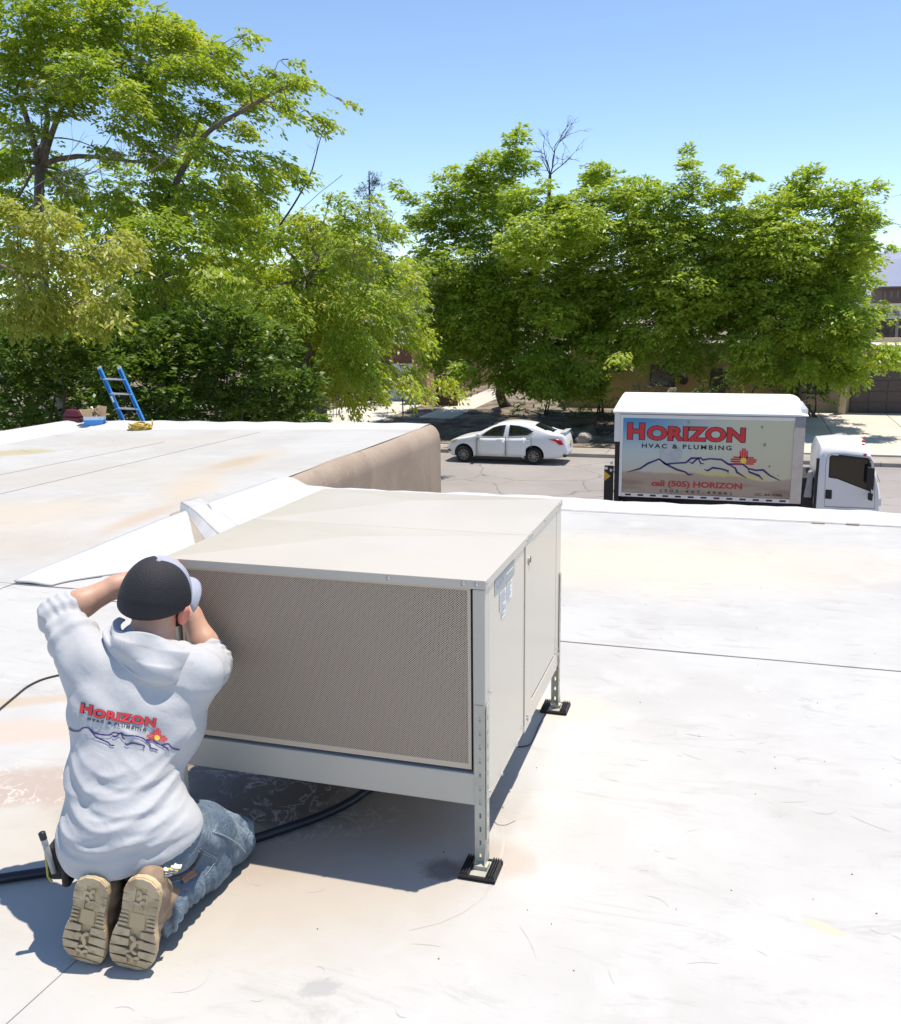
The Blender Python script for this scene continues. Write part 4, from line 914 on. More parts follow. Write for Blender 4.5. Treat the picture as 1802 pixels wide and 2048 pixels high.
# rose house with a side wall along the path
hC, zC = house('rose_house', 'rose stucco house with sunlit side wall beside the pale path', px(905, 52)-1.6, px(985, 54)-2.6, 49.5, 66, 2.9, M_rose, M_groof)
gate = thing('timber_gate', (px(895, 49), 48.9, yz(49)), 'dark reddish board gate between the white garage door and the rose wall', 'gate')
M_brd = simple('red_brown_board', (.10, .045, .03), .8, var=.3)
for i in range(8): part('board', MB().box(px(870, 49)+i*.165, px(870, 49)+i*.165+.155, 48.9, 48.94, yz(49)+.03, yz(49)+1.95), M_brd, gate, bevel=.006, seg=1)
# brick house with the white garage door
hD, zD = house('brick_house', 'red brick house with white panelled garage door half hidden by drooping leaves', px(560, 51), px(866, 51)+.3, 51, 63, 3.0, simple('brick_red', (.22, .10, .07), .9, var=.25, scale=3), M_groof)
gx0, gx1 = px(775, 51), px(866, 51)-.05
gd = part('garage_door', MB().box(gx0, gx1, 50.95, 51.02, zD, zD+2.15), M_white_d, hD)
for i in range(4):
    for j in range(4):
        xa = gx0+.04+(gx1-gx0-.04)*j/4; xb = gx0+(gx1-gx0-.04)*(j+1)/4; part('door_panel', MB().box(xa, xb, 50.925, 50.9495, zD+.04+.53*i, zD+.53*i+.53), M_white_d, gd, bevel=.012, seg=1)
M_brick = simple('brick', (.27, .115, .075), .9, var=.3, scale=2)
bw = MB().box(0, .30, 0, .03, 0, .09); b0_ = None; xs = px(590, 51)
for r_ in range(20):
    for c_ in range(12):
        x_ = xs+c_*.32+(.16 if r_ % 2 else 0)
        if b0_ is None: b0_ = part('brick', bw, M_brick, hD, local=True, bevel=.006, seg=1); o = b0_
        else: o = b0_.copy(); COL.objects.link(o); o.parent = hD
        o.location = (x_-hD.location.x, 50.972-hD.location.y, r_*.105+.6)
# grey pitched roof seen through the leaves
hE = thing('grey_roofed_house', (-20, 66, yz(66)), 'house with pale grey pitched roof glimpsed through the drooping branches', 'house')
qa, qb = on_y(640, 690, 66), on_y(800, 690, 66); zt_ = on_y(700, 612, 70).z
part('wall', MB().box(qa.x, qb.x, 66, 74, yz(66)-.5, qa.z), M_sand, hE)
part('pitched_roof', MB().add([(qa.x-.4, 65.6, qa.z-.05), (qb.x+.4, 65.6, qb.z-.05), (qb.x+.4, 70, zt_), (qa.x-.4, 70, zt_), (qb.x+.4, 74.4, qa.z), (qa.x-.4, 74.4, qa.z)], [(0, 1, 2, 3), (3, 2, 4, 5)]), simple('pale_shingle', (.42, .42, .43), .9, var=.2, scale=3), hE)
# town below the mesa at the far right
M_rbrk = simple('town_brick', (.17, .11, .095), .9)
for (x0, x1, yt, yb, d, mt, lb) in ((1764, 1830, 572, 590, 150, M_rbrk, 'low dark red building far off beyond the right-hand tree'), (1735, 1850, 606, 618, 118, M_wroof, 'long pale flat-roofed building far off below the dark red one'), (1748, 1840, 630, 662, 84, simple('shed_brown', (.13, .085, .07), .9), 'dark brown shed beyond the white flat roof at the right edge')):
    a, b = on_y(x0, yb, d), on_y(x1, yt, d); t = thing('distant_building', (a.x, d, a.z-4), lb, 'building')
    part('wall', MB().box(a.x, b.x, d, d+12, min(a.z, b.z)-6, b.z-.3), mt, t); part('roof', MB().box(a.x-.3, b.x+.3, d-.3, d+12.3, b.z-.299, b.z), mt if d > 140 else M_wroof, t)
    for i in range(5): part('window', MB().box(a.x+(b.x-a.x)*(i+.3)/5, a.x+(b.x-a.x)*(i+.6)/5, d-.04, d+.01, b.z-1.6, b.z-.7), M_pane, t)
a, b = on_y(1793, 664, 82), on_y(1794, 622, 82); up_ = thing('utility_pole', (a.x, 82, ROAD), 'thin pale utility pole at the far right edge', 'pole')
part('post', MB().tube([(a.x, 82, ROAD), (a.x, 82, b.z)], .10, 8), M_conc, up_); part('crossarm', MB().box(a.x-.6, a.x+.6, 81.95, 82.05, b.z-.35, b.z-.25), M_conc, up_)
wr_ = part('power_line', MB().tube([on_y(1640+i*20, 440+i*.9+.25*i*i*.1, 70) for i in range(12)], .018, 4), M_tdark)
tag(wr_, 'thin power line crossing the sky at the far right', 'wire')
# small things in the yards
q = on_yard(1209, 870); ww = thing('wagon_wheel', (q.x, q.y, q.z), 'dark old wagon wheel leaning upright in the dappled yard left of the truck', 'wheel')
mb = MB(); part('rim', MB().tube([(.42*math.cos(i*math.pi/12), 0, .43+.42*math.sin(i*math.pi/12)) for i in range(25)], .028, 6), M_tdark, ww, local=True)
for k in range(10): part('spoke', MB().tube([(.06*math.cos(k*.628), 0, .43+.06*math.sin(k*.628)), (.41*math.cos(k*.628), 0, .43+.41*math.sin(k*.628))], .015, 5), M_tdark, ww, local=True)
part('hub', MB().tube([(0, -.06, .43), (0, .06, .43)], .07, 10), M_tdark, ww, local=True)
M_rock = simple('pale_rock', (.40, .36, .30), .9, var=.3, scale=3, bump=.6, bscale=6)
def rock(p, r, label, seed):
    g = random.Random(seed); bm = bmesh.new(); bmesh.ops.create_icosphere(bm, subdivisions=3, radius=1); ph = [g.uniform(0, 6) for _ in range(6)]
    for v in bm.verts: k = 1+.16*math.sin(v.co.x*3+ph[0])+.13*math.sin(v.co.y*4+ph[1])+.12*math.sin(v.co.z*5+ph[2]+v.co.x*3); v.co = Vector((v.co.x*r*1.25*k, v.co.y*r*k, v.co.z*r*.85*k+r*.4))
    me = bpy.data.meshes.new('rock'); bm.to_mesh(me); bm.free(); o = link('rock', me, M_rock); o.location = p; tag(o, label, 'rock')
rock(on_yard(1166, 884), .30, 'pale boulder lying just behind the white car', 1); rock(on_yard(1130, 872), .25, 'small pale stone in the dappled yard behind the car boot', 2)
q = on_yard(654, 835); fe = thing('iron_gate', (q.x, q.y, q.z), 'small dark wrought-iron gate beside the shrubs at the left driveway', 'gate')
for i in range(9): part('bar', MB().tube([(-.7+i*.175, 0, 0), (-.7+i*.175, 0, 1.05)], .016, 5), M_tdark, fe, local=True)
for z in (.15, .95): part('rail', MB().tube([(-.72, 0, z), (.72, 0, z)], .018, 5), M_tdark, fe, local=True)
q = on_y(614, 775, 50.9); mbx = thing('meter_box', (q.x, 50.9, q.z-.4), 'small white meter box on the brick wall at the left', 'box')
part('case', MB().box(-.18, .18, -.16, 0, .0, .75), M_white_d, mbx, local=True, bevel=.03); part('dial', MB().box(-.09, .09, -.175, -.161, .45, .62), M_tgrey, mbx, local=True); part('conduit', MB().tube([(0, -.08, -.02), (0, -.08, -.9)], .04, 8), M_white_d, mbx, local=True)
q = on_yard(806, 833); st = part('stake', MB().tube([(q.x, q.y, q.z), (q.x, q.y, q.z+1.9)], .035, 6), M_tdark); tag(st, 'thin dark stake standing in front of the white garage door', 'stake')
# ================================================================== TREES
def leafmat(name, c1, c2, c3, tr=.45, sp=.35):
    m = Mat(name, c1, .42, 0, sp); a = N(m.nt, 'ShaderNodeAttribute', attribute_name='tint')
    m.mix(m.step(a.outputs['Fac'], .35, .75), c2); m.mix(m.step(a.outputs['Fac'], .8, 1.0), c3)
    t = N(m.nt, 'ShaderNodeBsdfTranslucent'); hs = N(m.nt, 'ShaderNodeMix', data_type='RGBA', blend_type='MULTIPLY'); hs.inputs[0].default_value = 1
    m.L.new(m.sock, hs.inputs[6]); hs.inputs[7].default_value = (1.5, 1.45, .5, 1); m.L.new(hs.outputs[2], t.inputs['Color'])
    s_ = N(m.nt, 'ShaderNodeMixShader'); s_.inputs[0].default_value = tr; m.L.new(m.b.outputs[0], s_.inputs[1]); m.L.new(t.outputs[0], s_.inputs[2]); m.L.new(s_.outputs[0], m.out.inputs[0]); return m.m
M_leafA = leafmat('ash_leaves', (.265, .37, .05), (.355, .44, .06), (.44, .48, .095))
M_leafC = leafmat('ash_leaves_yellowed', (.34, .38, .075), (.41, .43, .09), (.46, .45, .13))
M_leafB = leafmat('elm_leaves', (.27, .38, .055), (.35, .45, .065), (.43, .51, .10))
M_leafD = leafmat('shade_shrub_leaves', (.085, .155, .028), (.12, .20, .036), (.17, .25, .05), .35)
M_leafP = leafmat('conifer_needles', (.03, .055, .03), (.04, .07, .04), (.055, .085, .05), .1)
M_leafO = leafmat('red_tinged_leaves', (.14, .11, .04), (.16, .075, .03), (.12, .13, .05), .3)
m = Mat('grey_bark', (.20, .165, .135), .9); m.vary((.11, .09, .075), 6, .4, .65, .9, stretch=(1, 1, .25)); m.vary((.30, .26, .22), 3, .55, .75, .7); m.bump(m.noise(14, 6, .7, stretch=(1, 1, .3)), .8, .03); M_bark = m.m
M_twig = simple('pale_dead_twig', (.36, .32, .28), .9, var=.3); M_barkd = simple('dark_bark', (.075, .06, .05), .9, var=.3, scale=4, bump=.6, bscale=12)
TR = np.random.default_rng(21)
def leaves(clumps, per_m2, ll, lw, spray, droop, out_c, tint_spread=.3, flat=.55, hollow=.45, up=.66):
    """leaf quads carried on drooping sprays spread through each clump; clumps: (x, y, z, radius, tint)"""
    VV, TT = [], []
    for (cx, cy, cz, r, tn) in clumps:
        ns = max(4, int(per_m2*r*r)); d = TR.normal(size=(ns, 3)); d /= np.linalg.norm(d, axis=1, keepdims=True); rad = r*(hollow+(1-hollow)*TR.random(ns)**.6); p = d*rad[:, None]; p[:, 2] *= .8
        c = np.array([cx, cy, cz]); p += c; od = p-(.55*c+.45*np.array(out_c)); od[:, 2] *= .35; od /= np.linalg.norm(od, axis=1, keepdims=True)+1e-9
        od += TR.normal(scale=.35, size=od.shape)*[1, 1, .5]; od /= np.linalg.norm(od, axis=1, keepdims=True)
        sl = spray*(.6+.8*TR.random(ns)); nl = 20; t = TR.random((ns, nl)); tint = np.clip(tn+TR.normal(scale=tint_spread*.6, size=ns), 0, 1)
        ax = p[:, None, :]+od[:, None, :]*(t*sl[:, None])[:, :, None]; ax[:, :, 2] -= droop*(t**2)*sl[:, None]*1.1
        side = np.cross(od, [0, 0, 1.]); side /= np.linalg.norm(side, axis=1, keepdims=True)+1e-9
        w = (TR.random((ns, nl))*2-1)*spray*.42*(1.05-.6*t); ax += side[:, None, :]*w[:, :, None]; ax[:, :, 2] -= np.abs(w)*droop*.5; ax += TR.normal(scale=.045*spray/.5, size=ax.shape)*[1, 1, flat]
        ld = od[:, None, :]*(.5+.5*TR.random((ns, nl)))[:, :, None]+side[:, None, :]*(np.sign(w)*(.3+.7*TR.random((ns, nl))))[:, :, None]; ld[:, :, 2] -= .15+droop*(.25+.55*TR.random((ns, nl))); ld += TR.normal(scale=.22, size=ld.shape); ld /= np.linalg.norm(ld, axis=2, keepdims=True)
        nu = TR.normal(scale=1-up, size=ld.shape); nu[:, :, 2] += up*1.5; nu -= ld*(nu*ld).sum(2, keepdims=True); nu /= np.linalg.norm(nu, axis=2, keepdims=True)+1e-9; wd = np.cross(ld, nu)
        k = (.7+.6*TR.random((ns, nl)))[:, :, None]; a = ax; b = ax+ld*ll*.45*k+wd*lw*.5*k; e = ax+ld*ll*k-nu*ll*.10*k; f = ax+ld*ll*.45*k-wd*lw*.5*k
        VV.append(np.stack([a, b, e, f], 2).reshape(-1, 3)); TT.append(np.clip(tint[:, None]+TR.normal(scale=.12, size=(ns, nl)), 0, 1).ravel())
    return np.concatenate(VV), np.concatenate(TT)
def leaf_obj(name, V, T, mat, par):
    q = origin(par); n = len(V)//4; me = mesh_np(name, V-np.array(q), np.arange(4*n).reshape(n, 4)); at = me.attributes.new('tint', 'FLOAT', 'FACE'); at.data.foreach_set('value', T.astype(np.float32)); return link(name, me, mat, par)
def limb_path(a, b, sag=.12, n=7, jit=.05):
    a, b = Vector(a), Vector(b); L = (b-a).length; d = b-a; side = Vector((d.y, -d.x, 0)); side = side.normalized() if side.length > 1e-6 else Vector((1, 0, 0)); k1, k2 = TR.normal(scale=jit, size=2)
    return [a+d*t+Vector((0, 0, 1))*L*sag*math.sin(t*math.pi)+side*L*(k1*math.sin(t*math.pi)+k2*math.sin(2*t*math.pi)) for t in (i/(n-1) for i in range(n))]
def twigs(mb, tip, d, L, depth, r):
    """bare forking twigs"""
    d = Vector(d).normalized(); pts = [Vector(tip)]; 
    for i in range(4): d = (d+Vector(TR.normal(scale=.16, size=3))).normalized(); pts.append(pts[-1]+d*L/4)
    mb.tube(pts, [r*(1-.16*i) for i in range(5)], 4, cap=False)
    if depth > 0:
        for k in range(3): j = int(TR.integers(1, 5)); dd = (d+Vector(TR.normal(scale=.55, size=3))).normalized(); twigs(mb, pts[j], dd, L*.62, depth-1, r*.55)
CNT = {}
def tree(name, label, cat, base, fork, clumps, lmat, bark, ll, lw, per, spray, droop, tr=.28, group=None, limbs=(), up=.58, hollow=.45, nlimb=14, th=None):
    base = Vector(base); t = thing(name, base, label, cat, group); fork = Vector(fork)
    tp = limb_path(base+Vector((0, 0, -.2)), fork, 0, 8, .03); part('trunk', MB().tube(tp, [tr*(1.35 if i == 0 else 1.08-.05*i) for i in range(8)], 10), bark, t, smooth=True)
    nodes = [(p, tr*.75) for p in tp[4:]]
    for lp_ in limbs:
        pts = smooth_path(lp_, 4); rs = list(np.linspace(tr*.55, .03, len(pts))); part('limb', MB().tube(pts, rs, 8), bark, t, smooth=True); nodes += list(zip(pts, rs))[::2]
    left = sorted(clumps, key=lambda c: (Vector(c[:3])-fork).length); mb = MB(); k = 0
    for c in left:       # every clump grows from the nearest bough already there
        e = Vector(c[:3]); d0 = (e-fork).length
        p, r0 = min(nodes, key=lambda nd: (nd[0]-e).length+.35*(nd[0]-fork).length-3*nd[1]); L = (e-p).length; r1 = max(.012, min(r0*.7, .02+.022*L))
        pts = limb_path(p, e, .07, 7, .07); rs = list(np.linspace(r1, r1*.45, 7))
        if k < nlimb: part('limb', MB().tube(pts, rs, 7), bark, t, smooth=True)
        else: mb.tube(pts, rs, 5, cap=False)
        k += 1; nodes += [(q, r) for q, r in zip(pts[2:], rs[2:])]
        for _ in range(3): mb.tube(limb_path(pts[5], e+Vector(TR.normal(scale=.5, size=3))*c[3], .05, 5, .08), list(np.linspace(.018, .005, 5)), 4, cap=False)
    if mb.v: part('branches', mb, bark, t, smooth=True)['kind'] = 'stuff'
    V, T = leaves(clumps, per, ll, lw, spray, droop, tuple(fork), up=up, hollow=hollow); o = leaf_obj('crown', V, T, lmat, t); CNT[name] = CNT.get(name, 0)+len(V)//2
    return t
def circ(cs, y, dy, tint=.5, lift=0):
    """crown clumps from where they are seen: (px, py, rpx) at distance y, spread dy in depth"""
    out = []
    for c in cs:
        if y > 40 and 640 < c[1] and c[2] > 24: c = (c[0], c[1]-24)+tuple(c[2:])
        yy = y+(c[3] if len(c) > 3 else TR.uniform(-dy, dy)); p = on_y(c[0], c[1], yy); r = c[2]*yy/FPX*.94; out.append((p.x, p.y, p.z, r, c[4] if len(c) > 4 else TR.normal(tint, .2)))
    return out
def back(cl, dy, k=.6):
    """fill behind the visible clumps so the crown is as deep as it is wide"""
    return cl+[(c[0]+TR.normal(scale=.6), c[1]+dy*TR.uniform(.6, 1.2), c[2]-.3+TR.normal(scale=.4), c[3]*.95, c[4]) for c in cl if TR.random() < k]
GRP = None
# --- street trees in front of the houses
cB = circ([(930,378,62),(985,345,48),(1035,330,40),(1030,285,22),(1040,265,11),(1060,405,60),(895,445,62),(975,455,80),(1060,500,75),(865,520,50),(930,540,75),(1010,570,80),(1085,590,60),(880,610,65),(960,640,80),(1050,670,75),(905,690,55),(985,715,55),(1075,735,48),(850,440,30),(1110,655,40),(1105,720,35),(800,370,12),(815,385,14),(830,400,18),(1135,770,22),(1060,770,38),(1125,470,48),(1135,550,48),(1120,410,28),(1130,620,45),(1150,690,40),(830,540,40),(840,630,40),(860,700,30),(880,735,40),(930,760,28),(1120,785,40),(1010,775,40),(1085,790,36),(1160,760,30)], 41.5, 2.0, .4)
tree('street_tree', 'broad dark green tree standing right behind the white car', 'tree', on_yard(1015, 812), on_y(1012, 700, 46.4), back(cB, 4)+[(c[0]+.6, c[1]-2.6, c[2]+.2, c[3]*.9, c[4]) for c in cB if c[2] < 5.5 and TR.random() < .2], M_leafB, M_barkd, .20, .088, 108, .55, .45, .26, hollow=.3)
cC = circ([(1180,410,45),(1210,350,32),(1235,390,45),(1285,395,48),(1340,405,48),(1372,335,18),(1373,305,12),(1385,370,26),(1160,470,58),(1240,470,72),(1330,480,75),(1400,460,55),(1190,560,70),(1275,565,78),(1360,570,72),(1220,645,62),(1300,660,72),(1380,655,60),(1200,712,40),(1275,720,48),(1350,715,48),(1165,640,38),(1420,400,30),(1455,345,16),(1490,355,14),(1450,380,25),(1225,715,18)], 42.2, 1.9, .55)
tree('street_tree', 'tall bright green tree directly behind the box truck roof', 'tree', on_yard(1385, 800), on_y(1345, 690, 45.2), back(cC, 4)+[(c[0]+.6, c[1]-2.4, c[2]+.2, c[3]*.9, c[4]) for c in cC if c[2] < 5.5 and TR.random() < .3], M_leafB, M_barkd, .20, .088, 108, .55, .45, .26, hollow=.3)
cD = circ([(1545,425,48),(1590,400,42),(1620,360,22),(1630,345,12),(1660,405,42),(1700,385,22),(1735,375,14),(1748,370,8),(1705,430,40),(1745,445,22),(1490,440,40),(1500,500,55),(1570,490,72),(1650,490,70),(1698,500,44),(1470,560,55),(1540,580,72),(1620,575,78),(1680,565,52),(1728,560,18),(1480,640,58),(1560,660,75),(1640,650,74),(1700,635,44),(1752,615,16),(1500,715,45),(1580,730,58),(1660,720,58),(1690,705,38),(1765,730,35),(1790,745,25),(1600,755,30),(1650,765,26),(1700,755,36),(1770,495,9),(1785,500,6),(1440,500,45),(1430,600,45),(1545,735,22)], 42.5, 1.8, .5)
tree('street_tree', 'wide light green tree to the right of the truck beside the brown garage', 'tree', on_yard(1612, 815), on_y(1600, 700, 44), back(cD, 4), M_leafB, M_bark, .20, .088, 108, .55, .5, .24, hollow=.3)
# --- large trees by the left wing
def lp(*q): return [on_y(a, b, y) for a, b, y in q]
cA = circ([(40,40,95),(140,45,95),(235,40,80),(310,60,58),(355,85,45),(60,140,70,1,.8),(20,130,55),(20,200,50),(70,300,38),(110,150,60),(95,215,40),(140,215,40),(15,330,45),(60,260,35),(250,190,45),(160,150,78),(255,140,72),(335,150,55),(395,140,40),(440,110,36),(478,72,18),(490,68,10),(445,165,40),(500,160,30),(560,165,30),(582,155,20),(612,162,10),(550,205,32),(500,215,34),(470,260,34),(400,220,45),(330,235,55),(250,235,55),(200,300,30),(300,305,50),(385,300,45),(555,225,14),(580,228,8),(440,320,40),(500,320,34),(545,315,22),(570,325,12),(450,385,48),(380,385,55),(300,380,55),(220,400,50),(140,400,45),(40,330,30),(20,250,40,1,.8),(30,400,45),(520,380,34)], 21.5, 1.2, .55)
ash = []
ash.append(tree('ash_tree', 'tallest tree at upper left with pale forked trunk and one long limb reaching right', 'tree', on_z(130, 1180, ROAD)*0+Vector((on_y(75, 500, 22).x, 22, ROAD)), on_y(80, 330, 22), cA+[(c[0], c[1]+2.2, c[2], c[3], c[4]) for c in cA if TR.random() < .35], M_leafA, M_bark, .14, .062, 175, .42, .5, .17, limbs=[lp((80,330,22),(95,240,22),(100,200,21.8),(200,130,21.5)), lp((85,330,22),(110,250,21.9),(150,180,21.7),(260,120,21.5)), lp((330,420,22),(365,340,21.8),(410,270,21.5),(470,230,21.3),(540,190,21.2),(590,165,21)), lp((80,330,22),(40,200,21.6),(0,170,21.3))], hollow=.3))
cE = circ([(480,440,48),(560,455,55),(640,450,52),(700,430,40),(745,432,30),(765,455,28),(450,520,65),(540,530,72),(640,530,72),(705,510,58),(755,525,36),(560,610,70),(660,610,72),(725,590,52),(768,595,32),(600,690,62),(690,680,62),(740,660,42),(780,660,24),(650,745,50),(720,735,46),(765,735,32),(800,752,20),(822,770,10),(700,790,28),(755,772,22),(600,780,28),(500,600,60),(790,520,18),(660,395,24),(740,392,14)], 25.5, 1.6, .62)
ash.append(tree('ash_tree', 'drooping yellow-green tree between the blue ladder and the white garage door', 'tree', Vector((on_y(640, 700, 26.5).x, 26.5, ROAD)), on_y(610, 560, 26.5), back(cE, 2.5, .5), M_leafA, M_bark, .15, .062, 135, .45, .75, .18, hollow=.35))
cF = circ([(30,420,60),(100,440,60),(40,500,70),(120,510,65),(190,500,50),(60,580,65),(140,580,58),(205,580,38),(30,630,50),(100,625,48),(170,620,40),(225,620,22),(190,650,20),(240,480,45)], 15.6, .7, .6)
tree('ash_tree', 'pale yellowish tree nearest the roof at the left edge', 'tree', Vector((on_y(-60, 700, 16.5).x, 16.5, ROAD)), on_y(-30, 520, 16.3), cF, M_leafC, M_bark, .14, .054, 150, .36, .8, .15, hollow=.3)
cG = circ([(230,470,60),(310,460,70),(390,450,65),(270,545,70),(350,540,75),(430,560,60),(250,620,62),(330,620,70),(410,640,65),(180,700,55),(60,690,60),(120,680,55)], 19.8, .9, .55)
tree('ash_tree', 'leafy green tree behind the ladder in the middle of the left-hand foliage', 'tree', Vector((on_y(300, 700, 20.4).x, 20.4, ROAD)), on_y(310, 560, 20.4), cG+[(c[0], c[1]+1.6, c[2], c[3], c[4]) for c in cG if TR.random() < .4], M_leafA, M_bark, .155, .066, 130, .42, .65, .16, hollow=.35)
cH = circ([(20,430,80),(140,430,70),(260,440,70),(380,450,70),(500,455,70),(600,475,66),(690,480,55),(60,540,80),(200,540,80),(340,560,80),(480,570,80),(620,580,80),(730,570,55),(780,620,45),(780,540,36),(30,330,60),(130,345,45),(250,350,50),(350,355,50),(450,375,40),(540,640,70),(660,670,60),(60,640,80),(200,650,80)], 31, 1.5, .4)
tree('elm_tree', 'large dense tree filling in behind the pale-trunked tree and the drooping tree at the left', 'tree', Vector((on_y(330, 700, 32).x, 32, ROAD)), on_y(330, 620, 32), cH, M_leafB, M_bark, .22, .095, 62, .55, .5, .3, hollow=.3)
# dead grey twigs showing among the leaves
for (lab, roots, y) in ((0, ((0, 300, .4), (60, 380, 1.0), (150, 365, .9), (20, 200, .6), (230, 355, .5), (300, 345, .4)), 20.4), (1, ((700, 580, .6), (740, 600, .6), (780, 640, .5), (600, 510, .5)), 24.2)):
    for (a, b, k) in roots: mb = MB(); twigs(mb, on_y(a, b, y), (.7, -.1, .35*k), 1.5*k+.5, 3, .016); part('dead_branch', mb, M_twig, ash[lab])

mb = MB(); mb.tube(smooth_path([on_y(a, b, 24) for a, b in ((560, 450), (590, 405), (620, 350), (632, 310), (640, 280), (651, 250))], 4), list(np.linspace(.03, .006, 21)), 5)
twigs(mb, on_y(632, 310, 24), (.2, 0, 1), .5, 1, .008); mb.tube([on_y(580, 440, 24), on_y(640, 385, 24), on_y(685, 350, 24)], .008, 4)
o = part('bare_sapling', mb, M_barkd); tag(o, 'thin bare stem sticking up against the sky left of the conifer', 'sapling')
q = Vector((on_y(1095, 400, 60).x, 60, yz(60))); bt = thing('bare_tree', q, 'leafless tree with dark branches standing out against the sky', 'tree'); mb = MB(); t0 = on_y(1100, 350, 60)
part('trunk', MB().tube([q, on_y(1097, 420, 60), t0], [.25, .14, .09], 8), M_barkd, bt)
for d, L in (((.5, 0, 1), 1.9), ((.95, 0, .8), 1.9), ((-.15, 0, 1), 1.7), ((-.5, .1, .8), 1.2), ((.2, .2, 1), 1.8)): twigs(mb, t0, d, L, 3, .05)
part('branches', mb, M_barkd, bt)
q = Vector((on_y(738, 470, 72).x, 72, yz(72))); cf = thing('conifer', q, 'dark conifer standing beyond the other trees near the centre', 'tree'); top = on_y(738, 342, 72)
part('trunk', MB().tube([q, top], [.35, .04], 8), M_barkd, cf); cl = []
for i in range(46):
    f_ = TR.random(); z = top.z-.3-f_*9; r_ = .35+.26*f_*9*.5; a = TR.uniform(0, 6.28); cl.append((top.x+r_*math.cos(a)*.8, 72+r_*math.sin(a)*.8, z, .45+.25*f_, TR.random()))
V, T = leaves(cl, 28, .22, .05, .6, .2, (top.x, 72, top.z-5)); leaf_obj('crown', V, T, M_leafP, cf)
# shrubs: the dark understorey behind the ladder and those by the houses
def shrub(label, cs, y, dy, mat, ll=.12, lw=.05, per=110, spray=.35, name='shrub', foot=None, group=None, seed=0):
    cl = circ(cs, y, dy, .5); c0 = Vector((sum(c[0] for c in cl)/len(cl), y, foot if foot is not None else ROAD)); t = thing(name, c0, label, 'shrub', group)
    for k in range(4): c = cl[int(TR.integers(0, len(cl)))]; part('stem', MB().tube(limb_path(c0+Vector((TR.normal(scale=.15), TR.normal(scale=.15), 0)), c[:3], .05, 6, .05), list(np.linspace(.05, .012, 6)), 6), M_barkd, t, smooth=True)
    V, T = leaves(cl, per, ll, lw, spray, .45, (c0.x, c0.y, c0.z)); leaf_obj('foliage', V, T, mat, t)
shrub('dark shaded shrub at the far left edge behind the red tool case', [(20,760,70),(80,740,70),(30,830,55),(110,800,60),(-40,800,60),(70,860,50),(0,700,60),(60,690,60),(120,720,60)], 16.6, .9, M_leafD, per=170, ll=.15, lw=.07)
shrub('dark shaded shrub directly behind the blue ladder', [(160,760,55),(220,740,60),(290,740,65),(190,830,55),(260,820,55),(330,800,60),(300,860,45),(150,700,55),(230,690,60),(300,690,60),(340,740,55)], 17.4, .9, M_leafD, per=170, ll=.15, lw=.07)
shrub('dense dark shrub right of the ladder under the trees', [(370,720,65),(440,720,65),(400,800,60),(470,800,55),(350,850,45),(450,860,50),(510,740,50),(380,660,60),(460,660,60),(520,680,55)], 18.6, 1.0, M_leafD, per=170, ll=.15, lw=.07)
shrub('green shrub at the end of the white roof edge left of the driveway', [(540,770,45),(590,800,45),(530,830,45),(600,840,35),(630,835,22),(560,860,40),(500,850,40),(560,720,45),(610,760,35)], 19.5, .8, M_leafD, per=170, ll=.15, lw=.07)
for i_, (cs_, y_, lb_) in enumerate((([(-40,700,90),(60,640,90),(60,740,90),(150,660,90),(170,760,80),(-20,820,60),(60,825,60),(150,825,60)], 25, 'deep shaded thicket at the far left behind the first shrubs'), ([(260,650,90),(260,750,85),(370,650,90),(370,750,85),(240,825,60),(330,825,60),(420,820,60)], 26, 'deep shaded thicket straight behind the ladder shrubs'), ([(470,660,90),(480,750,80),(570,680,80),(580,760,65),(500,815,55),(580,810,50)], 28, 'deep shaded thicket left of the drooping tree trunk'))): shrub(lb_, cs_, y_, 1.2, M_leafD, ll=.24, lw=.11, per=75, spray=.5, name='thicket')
shrub('reddish flowering shrub beside the small iron gate', [(640,785,18),(670,790,20),(700,800,18),(590,775,16),(615,800,16)], 48.0, .6, M_leafO, .14, .07, 40, foot=yz(48))
shrub('dark low shrub in front of the brick wall by the left garage', [(710,790,22),(745,795,22),(690,805,18),(760,805,14)], 48.5, .5, M_leafD, .18, .09, 60, foot=yz(48.5))
shrub('rounded green bush under the dark-framed window of the ochre house', [(1190,790,30),(1215,785,28),(1200,760,26),(1225,808,22),(1180,812,22)], 47.2, .5, M_leafB, .16, .075, 45, foot=yz(47.2))
shrub('whitish-leaved bush peeping over the middle of the truck roof', [(1290,780,22),(1325,775,22),(1345,790,18),(1270,792,16)], 47.0, .4, leafmat('silver_leaves', (.20, .22, .19), (.30, .32, .29), (.40, .42, .40), .2), .13, .06, 45, foot=yz(47))
shrub('dark bushy shrub at the foot of the broad tree behind the car', [(1075,800,30),(1110,790,30),(1050,820,24),(1120,825,24),(1085,770,26)], 45.8, .5, M_leafD, .16, .075, 40, foot=yz(45.8))
shrub('hedge of dark leaves along the ochre wall behind the truck', [(1480,775,30),(1520,785,28),(1450,790,26),(1560,790,24),(1420,780,24)], 47.6, .5, M_leafD, .16, .075, 40, foot=yz(47.6))
shrub('dark shrub beside the post of the sand house', [(1630,800,26),(1655,790,24),(1640,770,24),(1605,805,20)], 47.2, .4, M_leafD, .15, .07, 45, foot=yz(47.2))
shrub('far green treetops below the mesa at the right edge', [(1742,612,11),(1760,622,9),(1735,632,12),(1752,642,11),(1790,648,9)], 70, 1.5, M_leafB, .25, .12, 20, foot=yz(70))
